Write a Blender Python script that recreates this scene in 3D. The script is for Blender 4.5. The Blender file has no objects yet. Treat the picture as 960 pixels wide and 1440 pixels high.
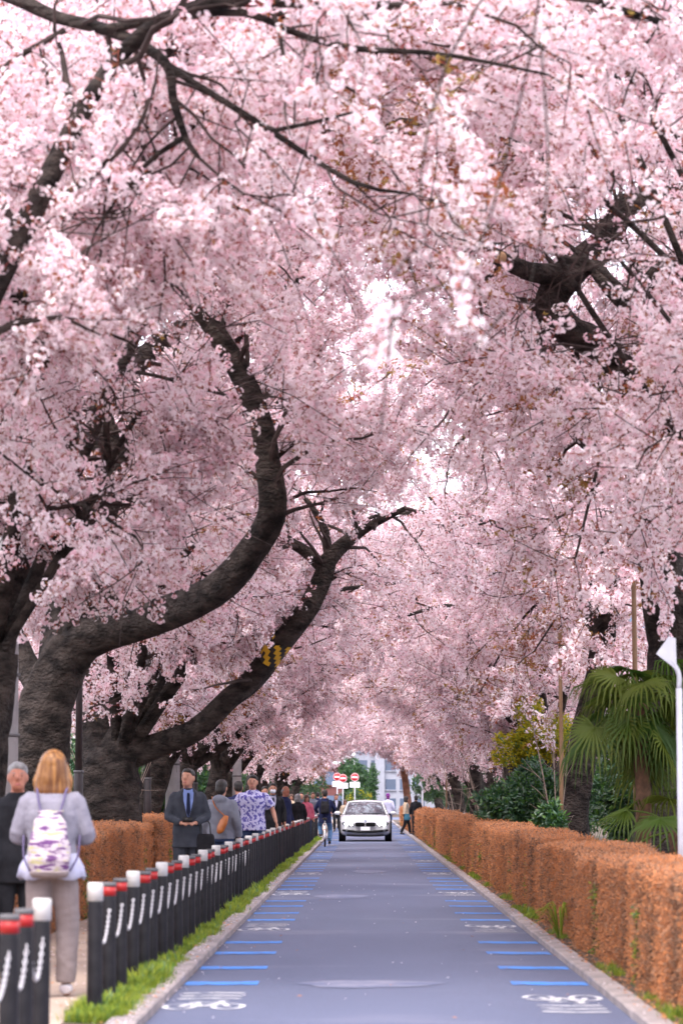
import bpy, bmesh, math, random
import numpy as np
from mathutils import Vector, Matrix, Euler
random.seed(7)
RNG = np.random.default_rng(7)
PI = math.pi
scene = bpy.context.scene
COL = scene.collection

# ------------------------------------------------------------------ camera
FPX = 4000.0            # focal length in photograph pixels (100 mm on a 36 mm high frame)
CAM_H = 1.45
PITCH = math.atan(405 / FPX)
YAW = math.atan(32 / FPX)
cam_data = bpy.data.cameras.new('camera')
cam = bpy.data.objects.new('camera', cam_data)
COL.objects.link(cam)
cam.location = (0, 0, CAM_H)
cam.rotation_euler = (PI / 2 + PITCH, 0, YAW)
cam_data.sensor_fit = 'VERTICAL'
cam_data.sensor_height = 36.0
cam_data.sensor_width = 24.0
cam_data.lens = 100.0
cam_data.clip_start = 0.5
cam_data.clip_end = 3000
cam_data.dof.use_dof = True
cam_data.dof.focus_distance = 62.0
cam_data.dof.aperture_fstop = 3.2
scene.camera = cam
RCAM = np.array(Euler(cam.rotation_euler).to_matrix())

# ------------------------------------------------------------------ world, sun, exposure
SUN_EL, SUN_AZ = 58.0, 200.0          # overcast spring light, soft sun high behind the camera's left
world = bpy.data.worlds.new('World')
scene.world = world
world.use_nodes = True
wn, wl = world.node_tree.nodes, world.node_tree.links
wn.clear()
sky = wn.new('ShaderNodeTexSky')
sky.sky_type = 'NISHITA'
sky.sun_disc = False
sky.sun_elevation = math.radians(SUN_EL)
sky.sun_rotation = math.radians(SUN_AZ)
sky.air_density = 1.0
sky.dust_density = 6.0
sky.ozone_density = 1.5
wmix = wn.new('ShaderNodeMix'); wmix.data_type = 'RGBA'
wmix.inputs['Factor'].default_value = 0.6
wmix.inputs['B'].default_value = (9.5, 9.2, 10.4, 1)      # thin even cloud over the clear sky
wbg = wn.new('ShaderNodeBackground'); wbg.inputs['Strength'].default_value = 0.15
wout = wn.new('ShaderNodeOutputWorld')
wl.new(sky.outputs['Color'], wmix.inputs['A'])
wl.new(wmix.outputs['Result'], wbg.inputs['Color'])
wl.new(wbg.outputs['Background'], wout.inputs['Surface'])

sun_data = bpy.data.lights.new('sun', 'SUN')
sun_data.energy = 0.8
sun_data.angle = math.radians(20)
sun_data.color = (1.0, 0.95, 0.9)
sun = bpy.data.objects.new('sun', sun_data)
COL.objects.link(sun)
_az = math.radians(SUN_AZ)
_el = math.radians(SUN_EL)
_sd = Vector((math.sin(_az) * math.cos(_el), math.cos(_az) * math.cos(_el), math.sin(_el)))
sun.rotation_euler = _sd.to_track_quat('Z', 'Y').to_euler()
sun.location = (0, 0, 60)

scene.view_settings.view_transform = 'Standard'
scene.view_settings.look = 'None'
scene.view_settings.gamma = 1.0
scene.view_settings.use_curve_mapping = False
scene.view_settings.exposure = 1.55
scene.render.engine = 'CYCLES'
cy = scene.cycles
cy.max_bounces = 6
cy.diffuse_bounces = 4
cy.glossy_bounces = 3
cy.transmission_bounces = 5
cy.transparent_max_bounces = 4
cy.caustics_reflective = False
cy.caustics_refractive = False
cy.use_denoising = True
cy.sample_clamp_indirect = 6

# ------------------------------------------------------------------ helpers
def pix(px, py, depth):
    """World point on the sight line of a photograph pixel at the given depth along the road."""
    r = RCAM @ np.array([(px - 480) / FPX, (720 - py) / FPX, -1.0])
    return np.array([0, 0, CAM_H]) + r * (depth / r[1])

def proj(p):
    q = (np.asarray(p, float) - np.array([0, 0, CAM_H])) @ RCAM
    return np.stack([480 + FPX * q[..., 0] / -q[..., 2], 720 - FPX * q[..., 1] / -q[..., 2]], -1)

def catmull(pts, n):
    P = np.asarray(pts, float)
    if len(P) < 3:
        t = np.linspace(0, 1, n)[:, None]
        return P[0] * (1 - t) + P[-1] * t
    P = np.vstack([2 * P[0] - P[1], P, 2 * P[-1] - P[-2]])
    k = len(P) - 3
    out = []
    for u in np.linspace(0, k - 1e-6, n):
        i = int(u); t = u - i
        a, b, c, d = P[i:i + 4]
        out.append(0.5 * (2 * b + (c - a) * t + (2 * a - 5 * b + 4 * c - d) * t * t + (3 * b - a - 3 * c + d) * t ** 3))
    return np.array(out)

class MB:
    """Collects vertices and faces, builds one mesh object."""
    def __init__(s):
        s.v = []; s.f = []; s.m = []; s.n = 0
    def add(s, verts, faces, mi=0):
        s.v.append(np.asarray(verts, float).reshape(-1, 3))
        for f in faces:
            s.f.append([i + s.n for i in f]); s.m.append(mi)
        s.n += len(s.v[-1])
        return s
    def box(s, c, d, rz=0, mi=0, taper=1.0):
        x, y, z = d[0] / 2, d[1] / 2, d[2] / 2
        V = np.array([[-x, -y, -z], [x, -y, -z], [x, y, -z], [-x, y, -z], [-x * taper, -y * taper, z], [x * taper, -y * taper, z], [x * taper, y * taper, z], [-x * taper, y * taper, z]])
        if rz:
            cc, ss = math.cos(rz), math.sin(rz)
            V = V @ np.array([[cc, ss, 0], [-ss, cc, 0], [0, 0, 1]])
        return s.add(V + np.array(c), [(0, 3, 2, 1), (4, 5, 6, 7), (0, 1, 5, 4), (1, 2, 6, 5), (2, 3, 7, 6), (3, 0, 4, 7)], mi)
    def tube(s, pts, radii, n=8, cap=True, mi=0, flat=1.0, wob=0.0, up=None):
        P = np.asarray(pts, float); k = len(P)
        R = np.full(k, radii, float) if np.isscalar(radii) else np.interp(np.linspace(0, 1, k), np.linspace(0, 1, len(radii)), radii)
        T = np.gradient(P, axis=0); T /= np.linalg.norm(T, axis=1)[:, None] + 1e-9
        a = np.array(up if up is not None else ([0, 0, 1] if abs(T[0][2]) < 0.9 else [1, 0, 0]), float)
        u = np.cross(T[0], a); u /= np.linalg.norm(u) + 1e-9
        ang = np.linspace(0, 2 * PI, n, endpoint=False)
        V = []
        for i in range(k):
            u = u - T[i] * np.dot(u, T[i]); u /= np.linalg.norm(u) + 1e-9
            w = np.cross(T[i], u)
            rr = R[i] * (1 + (wob * RNG.normal(size=n) if wob else 0) * np.ones(n))
            V.append(P[i] + np.outer(np.cos(ang) * rr, u) + np.outer(np.sin(ang) * rr * flat, w))
        V = np.vstack(V)
        F = []
        for i in range(k - 1):
            for j in range(n):
                a0 = i * n + j; b0 = i * n + (j + 1) % n
                F.append((a0, b0, b0 + n, a0 + n))
        if cap:
            F.append(tuple(range(n - 1, -1, -1))); F.append(tuple((k - 1) * n + j for j in range(n)))
        return s.add(V, F, mi)
    def loft(s, rings, n=18, mi=0, power=2.0):
        """rings: (cx, cy, cz, rx, ry) horizontal ellipses, closed at both ends."""
        ang = np.linspace(0, 2 * PI, n, endpoint=False)
        ca, sa = np.cos(ang), np.sin(ang)
        if power != 2.0:
            ca = np.sign(ca) * np.abs(ca) ** (2 / power); sa = np.sign(sa) * np.abs(sa) ** (2 / power)
        V = [np.stack([cx + rx * ca, cy_ + ry * sa, np.full(n, cz)], 1) for cx, cy_, cz, rx, ry in rings]
        k = len(rings); F = []
        for i in range(k - 1):
            for j in range(n):
                a0 = i * n + j; b0 = i * n + (j + 1) % n
                F.append((a0, b0, b0 + n, a0 + n))
        F.append(tuple(range(n - 1, -1, -1))); F.append(tuple((k - 1) * n + j for j in range(n)))
        return s.add(np.vstack(V), F, mi)
    def ball(s, c, r, n=12, m=8, mi=0, rot=None):
        V = [[0, 0, -1]]
        for i in range(1, m):
            t = -PI / 2 + PI * i / m
            for j in range(n):
                a = 2 * PI * j / n
                V.append([math.cos(t) * math.cos(a), math.cos(t) * math.sin(a), math.sin(t)])
        V.append([0, 0, 1])
        V = np.array(V) * np.array(r)
        if rot is not None:
            V = V @ np.array(rot).T
        F = [(0, 1 + (j + 1) % n, 1 + j) for j in range(n)]
        for i in range(m - 2):
            for j in range(n):
                a0 = 1 + i * n + j; b0 = 1 + i * n + (j + 1) % n
                F.append((a0, b0, b0 + n, a0 + n))
        e = 1 + (m - 1) * n; o = 1 + (m - 2) * n
        F += [(o + j, o + (j + 1) % n, e) for j in range(n)]
        return s.add(V + np.array(c), F, mi)
    def disc(s, c, r, thick, n=24, axis='y', mi=0):
        c = np.array(c, float); h = np.array({'x': (thick / 2, 0, 0), 'y': (0, thick / 2, 0), 'z': (0, 0, thick / 2)}[axis])
        return s.tube([c - h, c + h], r, n=n, mi=mi)
    def torus(s, c, R, r, n=24, m=6, axis='x', mi=0, sx=1.0):
        V = []; F = []
        for i in range(n):
            a = 2 * PI * i / n
            for j in range(m):
                b = 2 * PI * j / m
                q = (R + r * math.cos(b))
                p = (q * math.cos(a), q * math.sin(a) * sx, r * math.sin(b))
                if axis == 'x': p = (p[2], p[0], p[1])
                elif axis == 'y': p = (p[0], p[2], p[1])
                V.append(p)
        for i in range(n):
            for j in range(m):
                F.append((i * m + j, ((i + 1) % n) * m + j, ((i + 1) % n) * m + (j + 1) % m, i * m + (j + 1) % m))
        return s.add(np.array(V) + np.array(c), F, mi)
    def xf(s, M):
        M = np.array(M)
        s.v = [v @ M[:3, :3].T + M[:3, 3] for v in s.v]
        return s
    def mesh(s, name, mats, smooth=True):
        me = bpy.data.meshes.new(name)
        V = np.vstack(s.v) if s.v else np.zeros((0, 3))
        me.from_pydata(V.tolist(), [], s.f)
        for m in (mats if isinstance(mats, (list, tuple)) else [mats]):
            me.materials.append(m)
        if any(s.m):
            me.polygons.foreach_set('material_index', s.m)
        if smooth:
            me.polygons.foreach_set('use_smooth', [True] * len(me.polygons))
        me.update()
        return me
    def build(s, name, mats, parent=None, smooth=True, loc=None):
        o = bpy.data.objects.new(name, s.mesh(name, mats, smooth))
        COL.objects.link(o)
        if parent is not None: o.parent = parent
        if loc is not None: o.location = loc
        return o

def empty(name, loc=(0, 0, 0), rz=0, label=None, cat=None, group=None, scale=1.0):
    o = bpy.data.objects.new(name, None); COL.objects.link(o)
    o.empty_display_size = 0.2
    o.location = loc; o.rotation_euler = (0, 0, rz); o.scale = (scale,) * 3
    return tag(o, label, cat, group)

def tag(o, label=None, cat=None, group=None, kind=None):
    if label: o['label'] = label
    if cat: o['category'] = cat
    if group: o['group'] = group
    if kind: o['kind'] = kind
    return o

def copy_tree(o, parent=None):
    c = o.copy(); COL.objects.link(c); c.parent = parent
    for ch in o.children: copy_tree(ch, c)
    return c

PENDING = []                       # objects whose voxel remesh is applied in one go near the end
def remeshed(mb, name, mat, parent, vox, smooth=4, wrinkle=0.0):
    o = mb.build(name, mat, parent)
    m = o.modifiers.new('join', 'REMESH'); m.mode = 'VOXEL'; m.voxel_size = vox; m.use_smooth_shade = True
    if smooth:
        s_ = o.modifiers.new('soften', 'SMOOTH'); s_.iterations = smooth; s_.factor = 0.5
    if wrinkle:
        tx = bpy.data.textures.get('wrinkle') or bpy.data.textures.new('wrinkle', 'CLOUDS')
        tx.noise_scale = 0.11
        d = o.modifiers.new('wrinkle', 'DISPLACE'); d.texture = tx; d.strength = wrinkle; d.texture_coords = 'LOCAL'
    PENDING.append(o)
    return o

# ------------------------------------------------------------------ materials
def mat(name, col, rough=0.7, col2=None, scale=20.0, bump=0.0, bscale=None, detail=5.0, metallic=0.0, stretch=(1, 1, 1), spec=0.4, coat=0.0, ramp=(0.35, 0.65), emit=None, dist=0.01):
    m = bpy.data.materials.new(name); m.use_nodes = True
    n, l = m.node_tree.nodes, m.node_tree.links
    b = n['Principled BSDF']
    b.inputs['Base Color'].default_value = (*col, 1)
    b.inputs['Roughness'].default_value = rough
    b.inputs['Metallic'].default_value = metallic
    b.inputs['Specular IOR Level'].default_value = spec
    b.inputs['Coat Weight'].default_value = coat
    if emit:
        b.inputs['Emission Color'].default_value = (*emit[0], 1); b.inputs['Emission Strength'].default_value = emit[1]
    if col2 is not None or bump:
        tc = n.new('ShaderNodeTexCoord'); mp = n.new('ShaderNodeMapping'); mp.inputs['Scale'].default_value = stretch
        l.new(tc.outputs['Object'], mp.inputs['Vector'])
        if col2 is not None:
            nz = n.new('ShaderNodeTexNoise'); nz.inputs['Scale'].default_value = scale; nz.inputs['Detail'].default_value = detail
            l.new(mp.outputs['Vector'], nz.inputs['Vector'])
            cr = n.new('ShaderNodeValToRGB')
            cr.color_ramp.elements[0].position = ramp[0]; cr.color_ramp.elements[0].color = (*col, 1)
            cr.color_ramp.elements[1].position = ramp[1]; cr.color_ramp.elements[1].color = (*col2, 1)
            l.new(nz.outputs['Fac'], cr.inputs['Fac']); l.new(cr.outputs['Color'], b.inputs['Base Color'])
        if bump:
            nb = n.new('ShaderNodeTexNoise'); nb.inputs['Scale'].default_value = bscale or scale * 2; nb.inputs['Detail'].default_value = 6
            l.new(mp.outputs['Vector'], nb.inputs['Vector'])
            bp = n.new('ShaderNodeBump'); bp.inputs['Strength'].default_value = bump; bp.inputs['Distance'].default_value = dist
            l.new(nb.outputs['Fac'], bp.inputs['Height']); l.new(bp.outputs['Normal'], b.inputs['Normal'])
    return m

def leafy(name, c1, c2, trans=0.4, gloss=0.0):
    """Thin petal or leaf: colour drifts from piece to piece, light passes through."""
    m = bpy.data.materials.new(name); m.use_nodes = True
    n, l = m.node_tree.nodes, m.node_tree.links
    n.clear()
    oi = n.new('ShaderNodeObjectInfo'); mx = n.new('ShaderNodeMix'); mx.data_type = 'RGBA'
    mx.inputs['A'].default_value = (*c1, 1); mx.inputs['B'].default_value = (*c2, 1)
    l.new(oi.outputs['Random'], mx.inputs['Factor'])
    d = n.new('ShaderNodeBsdfDiffuse'); t = n.new('ShaderNodeBsdfTranslucent')
    l.new(mx.outputs['Result'], d.inputs['Color']); l.new(mx.outputs['Result'], t.inputs['Color'])
    ms = n.new('ShaderNodeMixShader'); ms.inputs['Fac'].default_value = trans
    l.new(d.outputs[0], ms.inputs[1]); l.new(t.outputs[0], ms.inputs[2])
    out = n.new('ShaderNodeOutputMaterial')
    last = ms
    if gloss:
        g = n.new('ShaderNodeBsdfGlossy'); g.inputs['Roughness'].default_value = 0.4
        mg = n.new('ShaderNodeMixShader'); mg.inputs['Fac'].default_value = gloss
        l.new(ms.outputs[0], mg.inputs[1]); l.new(g.outputs[0], mg.inputs[2]); last = mg
    l.new(last.outputs[0], out.inputs['Surface'])
    return m

M = {}
M['bark'] = mat('bark', (0.014, 0.011, 0.010), 0.9, (0.078, 0.062, 0.054), 4.5, 1.0, 16, 12, stretch=(1, 1, 1.6), spec=0.2, dist=0.12, ramp=(0.36, 0.68))
M['bark_red'] = mat('bark_red', (0.16, 0.07, 0.045), 0.9, (0.28, 0.13, 0.08), 4, 1.0, 14, 8, spec=0.2, dist=0.04)
M['twig'] = mat('twig', (0.03, 0.022, 0.02), 0.85, (0.07, 0.05, 0.045), 6, spec=0.2)
M['twig_pale'] = mat('twig_pale', (0.16, 0.12, 0.10), 0.85, (0.28, 0.22, 0.19), 6, spec=0.2)
M['petal'] = leafy('petal', (0.95, 0.82, 0.86), (0.97, 0.89, 0.91), 0.48)
M['petal_deep'] = leafy('petal_deep', (0.91, 0.66, 0.72), (0.94, 0.76, 0.80), 0.48)
M['calyx'] = leafy('calyx', (0.30, 0.07, 0.07), (0.45, 0.14, 0.09), 0.3)
M['young_leaf'] = leafy('young_leaf', (0.40, 0.13, 0.06), (0.36, 0.26, 0.08), 0.4)
M['hedge_leaf'] = leafy('hedge_leaf', (0.64, 0.27, 0.115), (0.54, 0.235, 0.11), 0.25)
M['hedge_leaf2'] = leafy('hedge_leaf2', (0.46, 0.26, 0.16), (0.34, 0.20, 0.13), 0.25)
M['green_leaf'] = leafy('green_leaf', (0.05, 0.13, 0.025), (0.09, 0.20, 0.03), 0.3, 0.05)
M['dark_leaf'] = leafy('dark_leaf', (0.022, 0.075, 0.035), (0.045, 0.12, 0.045), 0.2, 0.08)
M['yellow_leaf'] = leafy('yellow_leaf', (0.55, 0.45, 0.04), (0.36, 0.38, 0.04), 0.45)
M['grass'] = leafy('grass', (0.20, 0.30, 0.04), (0.34, 0.38, 0.06), 0.4)
M['palm'] = leafy('palm', (0.045, 0.10, 0.014), (0.14, 0.17, 0.025), 0.3, 0.02)
M['hedge_core'] = mat('hedge_core', (0.07, 0.04, 0.025), 0.95, (0.16, 0.085, 0.05), 12)
M['cut_wood'] = mat('cut_wood', (0.50, 0.32, 0.16), 0.8, (0.40, 0.24, 0.12), 30)
# ------------------------------------------------------------------ setting: ground, road, kerbs, footpath
def road_material():
    m = bpy.data.materials.new('asphalt'); m.use_nodes = True
    n, l = m.node_tree.nodes, m.node_tree.links
    b = n['Principled BSDF']; b.inputs['Roughness'].default_value = 0.72; b.inputs['Specular IOR Level'].default_value = 0.35
    tc = n.new('ShaderNodeTexCoord')
    def noise(scale, stretch=(1, 1, 1), detail=6):
        mp = n.new('ShaderNodeMapping'); mp.inputs['Scale'].default_value = stretch
        l.new(tc.outputs['Object'], mp.inputs['Vector'])
        z = n.new('ShaderNodeTexNoise'); z.inputs['Scale'].default_value = scale; z.inputs['Detail'].default_value = detail
        l.new(mp.outputs['Vector'], z.inputs['Vector']); return z.outputs['Fac']
    def ramp(f, a, c, pa, pb):
        r = n.new('ShaderNodeValToRGB'); r.color_ramp.elements[0].position = pa; r.color_ramp.elements[1].position = pb
        r.color_ramp.elements[0].color = (*a, 1); r.color_ramp.elements[1].color = (*c, 1); l.new(f, r.inputs['Fac']); return r.outputs['Color']
    def mix(f, a, c, mode='MIX'):
        x = n.new('ShaderNodeMix'); x.data_type = 'RGBA'; x.blend_type = mode
        if isinstance(f, float): x.inputs['Factor'].default_value = f
        else: l.new(f, x.inputs['Factor'])
        l.new(a, x.inputs['A']); l.new(c, x.inputs['B']); return x.outputs['Result']
    base = ramp(noise(0.35, (1, 0.35, 1)), (0.082, 0.096, 0.156), (0.114, 0.129, 0.200), 0.3, 0.7)
    speck = ramp(noise(90.0), (0.72, 0.72, 0.72), (1.25, 1.25, 1.25), 0.3, 0.7)
    c = mix(1.0, base, speck, 'MULTIPLY')
    pale = ramp(noise(0.9, (0.35, 0.55, 1), 3), (0, 0, 0), (1, 1, 1), 0.60, 0.74)     # worn, dusty patches across the lane
    rgb = n.new('ShaderNodeRGB'); rgb.outputs[0].default_value = (0.22, 0.215, 0.27, 1)
    pf = n.new('ShaderNodeMath'); pf.operation = 'MULTIPLY'; l.new(pale, pf.inputs[0]); pf.inputs[1].default_value = 0.5
    c = mix(pf.outputs[0], c, rgb.outputs[0])
    l.new(c, b.inputs['Base Color'])
    bp = n.new('ShaderNodeBump'); bp.inputs['Strength'].default_value = 0.5; bp.inputs['Distance'].default_value = 0.004
    l.new(noise(140.0), bp.inputs['Height']); l.new(bp.outputs['Normal'], b.inputs['Normal'])
    return m

def paint_material(name, col):
    """Worn road paint: bare asphalt shows through in flecks."""
    m = mat(name, col, 0.7, (0.10, 0.115, 0.19), 7, 0.3, 90, 9, ramp=(0.52, 0.70))
    return m
M['asphalt'] = road_material()
M['blue_paint'] = paint_material('blue_paint', (0.06, 0.225, 0.62))
M['white_paint'] = paint_material('white_paint', (0.55, 0.55, 0.58))
M['worn_paint'] = mat('worn_paint', (0.21, 0.21, 0.27), 0.8, (0.105, 0.122, 0.205), 2.5, ramp=(0.38, 0.6))
M['kerb'] = mat('kerb', (0.34, 0.29, 0.28), 0.85, (0.22, 0.19, 0.19), 3, 0.4, 60, 8)
M['footpath'] = mat('footpath', (0.42, 0.32, 0.25), 0.9, (0.33, 0.25, 0.20), 1.6, 0.4, 70, 8)
M['soil'] = mat('soil', (0.055, 0.04, 0.03), 0.95, (0.12, 0.085, 0.06), 3, 0.8, 25, 8, dist=0.03)
M['concrete'] = mat('concrete', (0.42, 0.41, 0.42), 0.85, (0.33, 0.32, 0.33), 5, 0.2, 40)
M['black_post'] = mat('black_post', (0.007, 0.0065, 0.009), 0.5, (0.016, 0.015, 0.018), 9, 0.1, 60, spec=.25)
M['grey_cap'] = mat('grey_cap', (0.10, 0.095, 0.10), 0.6)
M['red_band'] = mat('red_band', (0.36, 0.014, 0.014), 0.4, (0.27, 0.010, 0.010), 14)
M['white_cap'] = mat('white_cap', (0.58, 0.56, 0.55), 0.5, (0.46, 0.44, 0.42), 10)
M['chain'] = mat('chain', (0.52, 0.51, 0.53), 0.45, (0.4, 0.38, 0.39), 20)
M['lamp_brown'] = mat('lamp_brown', (0.022, 0.016, 0.018), 0.5, (0.04, 0.03, 0.032), 8)
M['stake'] = mat('stake', (0.24, 0.145, 0.08), 0.8, (0.17, 0.10, 0.055), 8, stretch=(1, 1, 0.1))
M['white_metal'] = mat('white_metal', (0.52, 0.52, 0.57), 0.4, (0.44, 0.44, 0.49), 6)

ROAD_L, ROAD_R = -1.43, 1.78
def strip(name, xs_zs, y0, y1, m, step=4.0, jag=0.0):
    ys = np.arange(y0, y1 + step, step); k = len(xs_zs)
    V = []
    for y in ys:
        for x, z in xs_zs:
            V.append((x + (RNG.normal() * jag), y, z))
    F = [(i * k + j, i * k + j + 1, (i + 1) * k + j + 1, (i + 1) * k + j) for i in range(len(ys) - 1) for j in range(k - 1)]
    o = MB().add(V, F).build(name, m, smooth=False)
    return tag(o, kind='structure')

gx = np.array([-900, -300, -80, -25, -10, 0, 10, 25, 80, 300, 900.]); gy = np.array([-60, 0, 40, 90, 150, 230, 400, 900, 2200.])
tag(MB().add([(x, y, -0.03) for y in gy for x in gx], [(j * 11 + i, j * 11 + i + 1, (j + 1) * 11 + i + 1, (j + 1) * 11 + i) for j in range(8) for i in range(10)]).build('ground', M['soil'], smooth=False), kind='structure')
road = strip('road', [(ROAD_L, 0), (0.16, 0.012), (ROAD_R, 0)], -20, 215, M['asphalt'])
cross_road = strip('cross_street', [(-60, -0.012), (60, -0.012)], 207, 240, M['asphalt'])
strip('kerb_left', [(ROAD_L, -0.02), (ROAD_L - 0.004, 0.055), (ROAD_L - 0.015, 0.065), (ROAD_L - 0.175, 0.07), (ROAD_L - 0.18, -0.02)], -20, 206, M['kerb'], 0.6, 0.004)
strip('kerb_right', [(ROAD_R + 0.15, -0.02), (ROAD_R + 0.145, 0.065), (ROAD_R + 0.015, 0.06), (ROAD_R + 0.004, 0.05), (ROAD_R, -0.02)][::-1], -20, 206, M['kerb'], 0.6, 0.004)
strip('verge_left', [(-1.615, 0.03), (-1.9, 0.045)], -20, 206, M['soil'], 1.0, 0.0)
strip('verge_right', [(1.935, 0.03), (3.2, 0.06)], -20, 206, M['soil'], 1.0, 0.0)
strip('footpath', [(-1.90, -0.01), (-1.905, 0.055), (-3.28, 0.055), (-3.285, -0.01)], -20, 206, M['footpath'], 2.0)

# painted marks: blue bars and bicycle symbols on both sides, children of the road
bar_r = MB(); bar_l = MB()
def zr(x): return 0.012 - 0.0075 * abs(x - 0.16) + 0.004
def flat(mb, pts, z0=0.0, mi=0):
    mb.add([(x, y, zr(x) + z0) for x, y in pts], [tuple(range(len(pts)))], mi)
def bar_mesh(x0, x1, nm):
    k = 6; xs = np.linspace(x0, x1, k); b = MB()
    lo = [(x, -0.21 + 0.02 * math.sin(i * 2.1)) for i, x in enumerate(xs)]; hi = [(x, 0.2 + 0.025 * math.sin(i * 1.3 + 1)) for i, x in enumerate(xs)]
    b.add([(x, y, zr(x)) for x, y in lo] + [(x, y, zr(x)) for x, y in hi], [(i, i + 1, k + i + 1, k + i) for i in range(k - 1)])
    return b.mesh(nm, M['blue_paint'], False)
BR, BL = bar_mesh(1.16, 1.755, 'blue_bar'), bar_mesh(-1.415, -0.84, 'blue_bar')
def seg(mb, a, b, w):
    a = np.array(a, float); b = np.array(b, float); d = b - a; n_ = np.array([-d[1], d[0]]) / (np.linalg.norm(d) + 1e-9) * w / 2
    q = [a - n_, b - n_, b + n_, a + n_]
    flat(mb, [tuple(p) for p in q])
def ring(mb, c, rx, ry, w, n=20):
    for i in range(n):
        a, b = 2 * PI * i / n, 2 * PI * (i + 1) / n
        q = [(c[0] + (rx + s * w / 2) * math.cos(t), c[1] + (ry + s * w / 2) * math.sin(t)) for t, s in ((a, -1), (b, -1), (b, 1), (a, 1))]
        flat(mb, q)
def bike_symbol(cx, sgn):
    """Bicycle outline with chevrons ahead of it; sgn = travel direction along the road."""
    mb = MB(); S = lambda x, y: (cx + x, sgn * y)
    for wx in (-0.17, 0.17):
        ring(mb, S(wx, -0.55), 0.105, 0.26, 0.045)
    A, B, C, D = (-0.17, -0.55), (-0.08, -0.15), (0.11, -0.15), (0.17, -0.55); E = (-0.01, -0.55)
    for p, q in ((A, B), (B, C), (C, D), (B, E), (C, E), (A, E), (C, (0.10, 0.02)), ((0.04, 0.04), (0.15, 0.0)), ((-0.13, -0.08), (-0.04, -0.08))):
        seg(mb, S(*p), S(*q), 0.045)
    for k in range(3):
        y = 0.22 + 0.3 * k
        seg(mb, S(-0.23, y), S(0.0, y + 0.07), 0.085); seg(mb, S(0.0, y + 0.07), S(0.23, y), 0.085)
    return mb.mesh('bicycle_symbol', M['white_paint'], False)
SR, SL = bike_symbol(1.45, -1), bike_symbol(-1.13, 1)
for k in range(15):
    y = 20.4 + 11.95 * k
    for me in (SR, SL):
        o = bpy.data.objects.new('bicycle_symbol', me); COL.objects.link(o); o.parent = road; o.location = (0, y + (0.4 if me is SL else 0.2), 0)
    for dy in (2.4, 4.5, 6.9, 8.9):
        for me in (BR, BL):
            o = bpy.data.objects.new('blue_bar', me); COL.objects.link(o); o.parent = road; o.location = (0, y + dy, 0)
for (cx, cy_, w_, l_) in ((0.05, 22.6, 1.1, 0.9), (-0.35, 43, 0.8, 1.8), (0.1, 58, 0.7, 2.5)):
    mb = MB()
    pts = [(cx + w_ / 2 * math.cos(t) * (1 + 0.12 * math.sin(5 * t)), cy_ + l_ / 2 * math.sin(t) * (1 + 0.15 * math.sin(3 * t + 1))) for t in np.linspace(0, 2 * PI, 28, endpoint=False)]
    flat(mb, pts); mb.build('worn_marking', M['worn_paint'], road, False)

# ------------------------------------------------------------------ bollards and chains
BX, BH = -1.77, 0.83
def make_bollard(white):
    t = empty('bollard')
    MB().loft([(0, 0, 0.0, .051, .051), (0, 0, .02, .051, .051), (0, 0, BH - .135, .049, .049), (0, 0, BH - .115, .048, .048), (0, 0, BH - .005, .048, .048)], 20).build('post', M['black_post'], t)
    if white:
        MB().loft([(0, 0, BH - .085, .0515, .0515), (0, 0, BH + .02, .053, .053), (0, 0, BH + .035, .047, .047)], 20).build('reflector_cap', M['white_cap'], t)
    else:
        MB().loft([(0, 0, BH - .085, .0505, .0505), (0, 0, BH - .022, .0505, .0505)], 20).build('red_band', M['red_band'], t)
        MB().loft([(0, 0, BH - .021, .053, .053), (0, 0, BH - .002, .053, .053), (0, 0, BH + .008, .048, .048)], 20).build('cap', M['grey_cap'], t)
    MB().torus((0, 0.058, BH - .165), .018, .005, 10, 5, 'x').build('chain_eye', M['chain'], t)
    return t
protos = {True: make_bollard(True), False: make_bollard(False)}
used = {True: False, False: False}
def chain_mesh(L):
    mb = MB(); k = int(L / 0.025); sag = 0.21
    for i in range(k):
        u = (i + .5) / k; y = .06 + u * (L - .12); z = BH - .175 - sag * (1 - (2 * u - 1) ** 2)
        slope = math.atan2(sag * 4 * (2 * u - 1), L)
        t = MB().torus((0, 0, 0), .0105, .0044, 8, 4, 'x' if i % 2 else 'z')
        if not i % 2: t.xf(np.diag([0.9, 1.6, 1, 1]))
        else: t.xf(np.diag([1, 1.6, 0.9, 1]))
        c, s_ = math.cos(slope), math.sin(slope)
        t.xf([[1, 0, 0, 0], [0, c, -s_, y], [0, s_, c, z], [0, 0, 0, 1]])
        mb.add(np.vstack(t.v), t.f)
    return mb.mesh('chain', M['chain'])
CH = {}
ys_main = [18.85 + 1.03 * i for i in range(86)]
ys_near = [13.3, 14.3, 15.05, 15.8]
def put_bollard(y, white, near):
    o = protos[white] if not used[white] else copy_tree(protos[white])
    used[white] = True
    o.location = (BX + RNG.normal() * .006, y, 0.045); o.rotation_euler = (RNG.normal() * .006, RNG.normal() * .008, 0)
    place = 'standing before the footpath opening' if near else 'in the long roadside row'
    tag(o, ('black bollard with white reflector cap ' if white else 'black bollard with red band and grey cap ') + place, 'bollard', ('white capped' if white else 'red banded') + ' bollards ' + place)
def put_chain(y, L, near):
    L = round(L, 2)
    if L not in CH: CH[L] = chain_mesh(L)
    o = bpy.data.objects.new('chain', CH[L]); COL.objects.link(o); o.location = (BX + .010, y, 0.045)
    place = 'before the footpath opening' if near else 'in the long roadside row'
    tag(o, 'white link chain sagging between two bollards ' + place, 'chain', 'chains ' + place)
for i, y in enumerate(ys_main):
    put_bollard(y, i % 3 == 0, False)
    if i < 24: put_chain(y, 1.03, False)
for i, y in enumerate(ys_near):
    put_bollard(y, i == 3, True)
    if i < 3: put_chain(y, ys_near[i + 1] - y, True)

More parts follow.
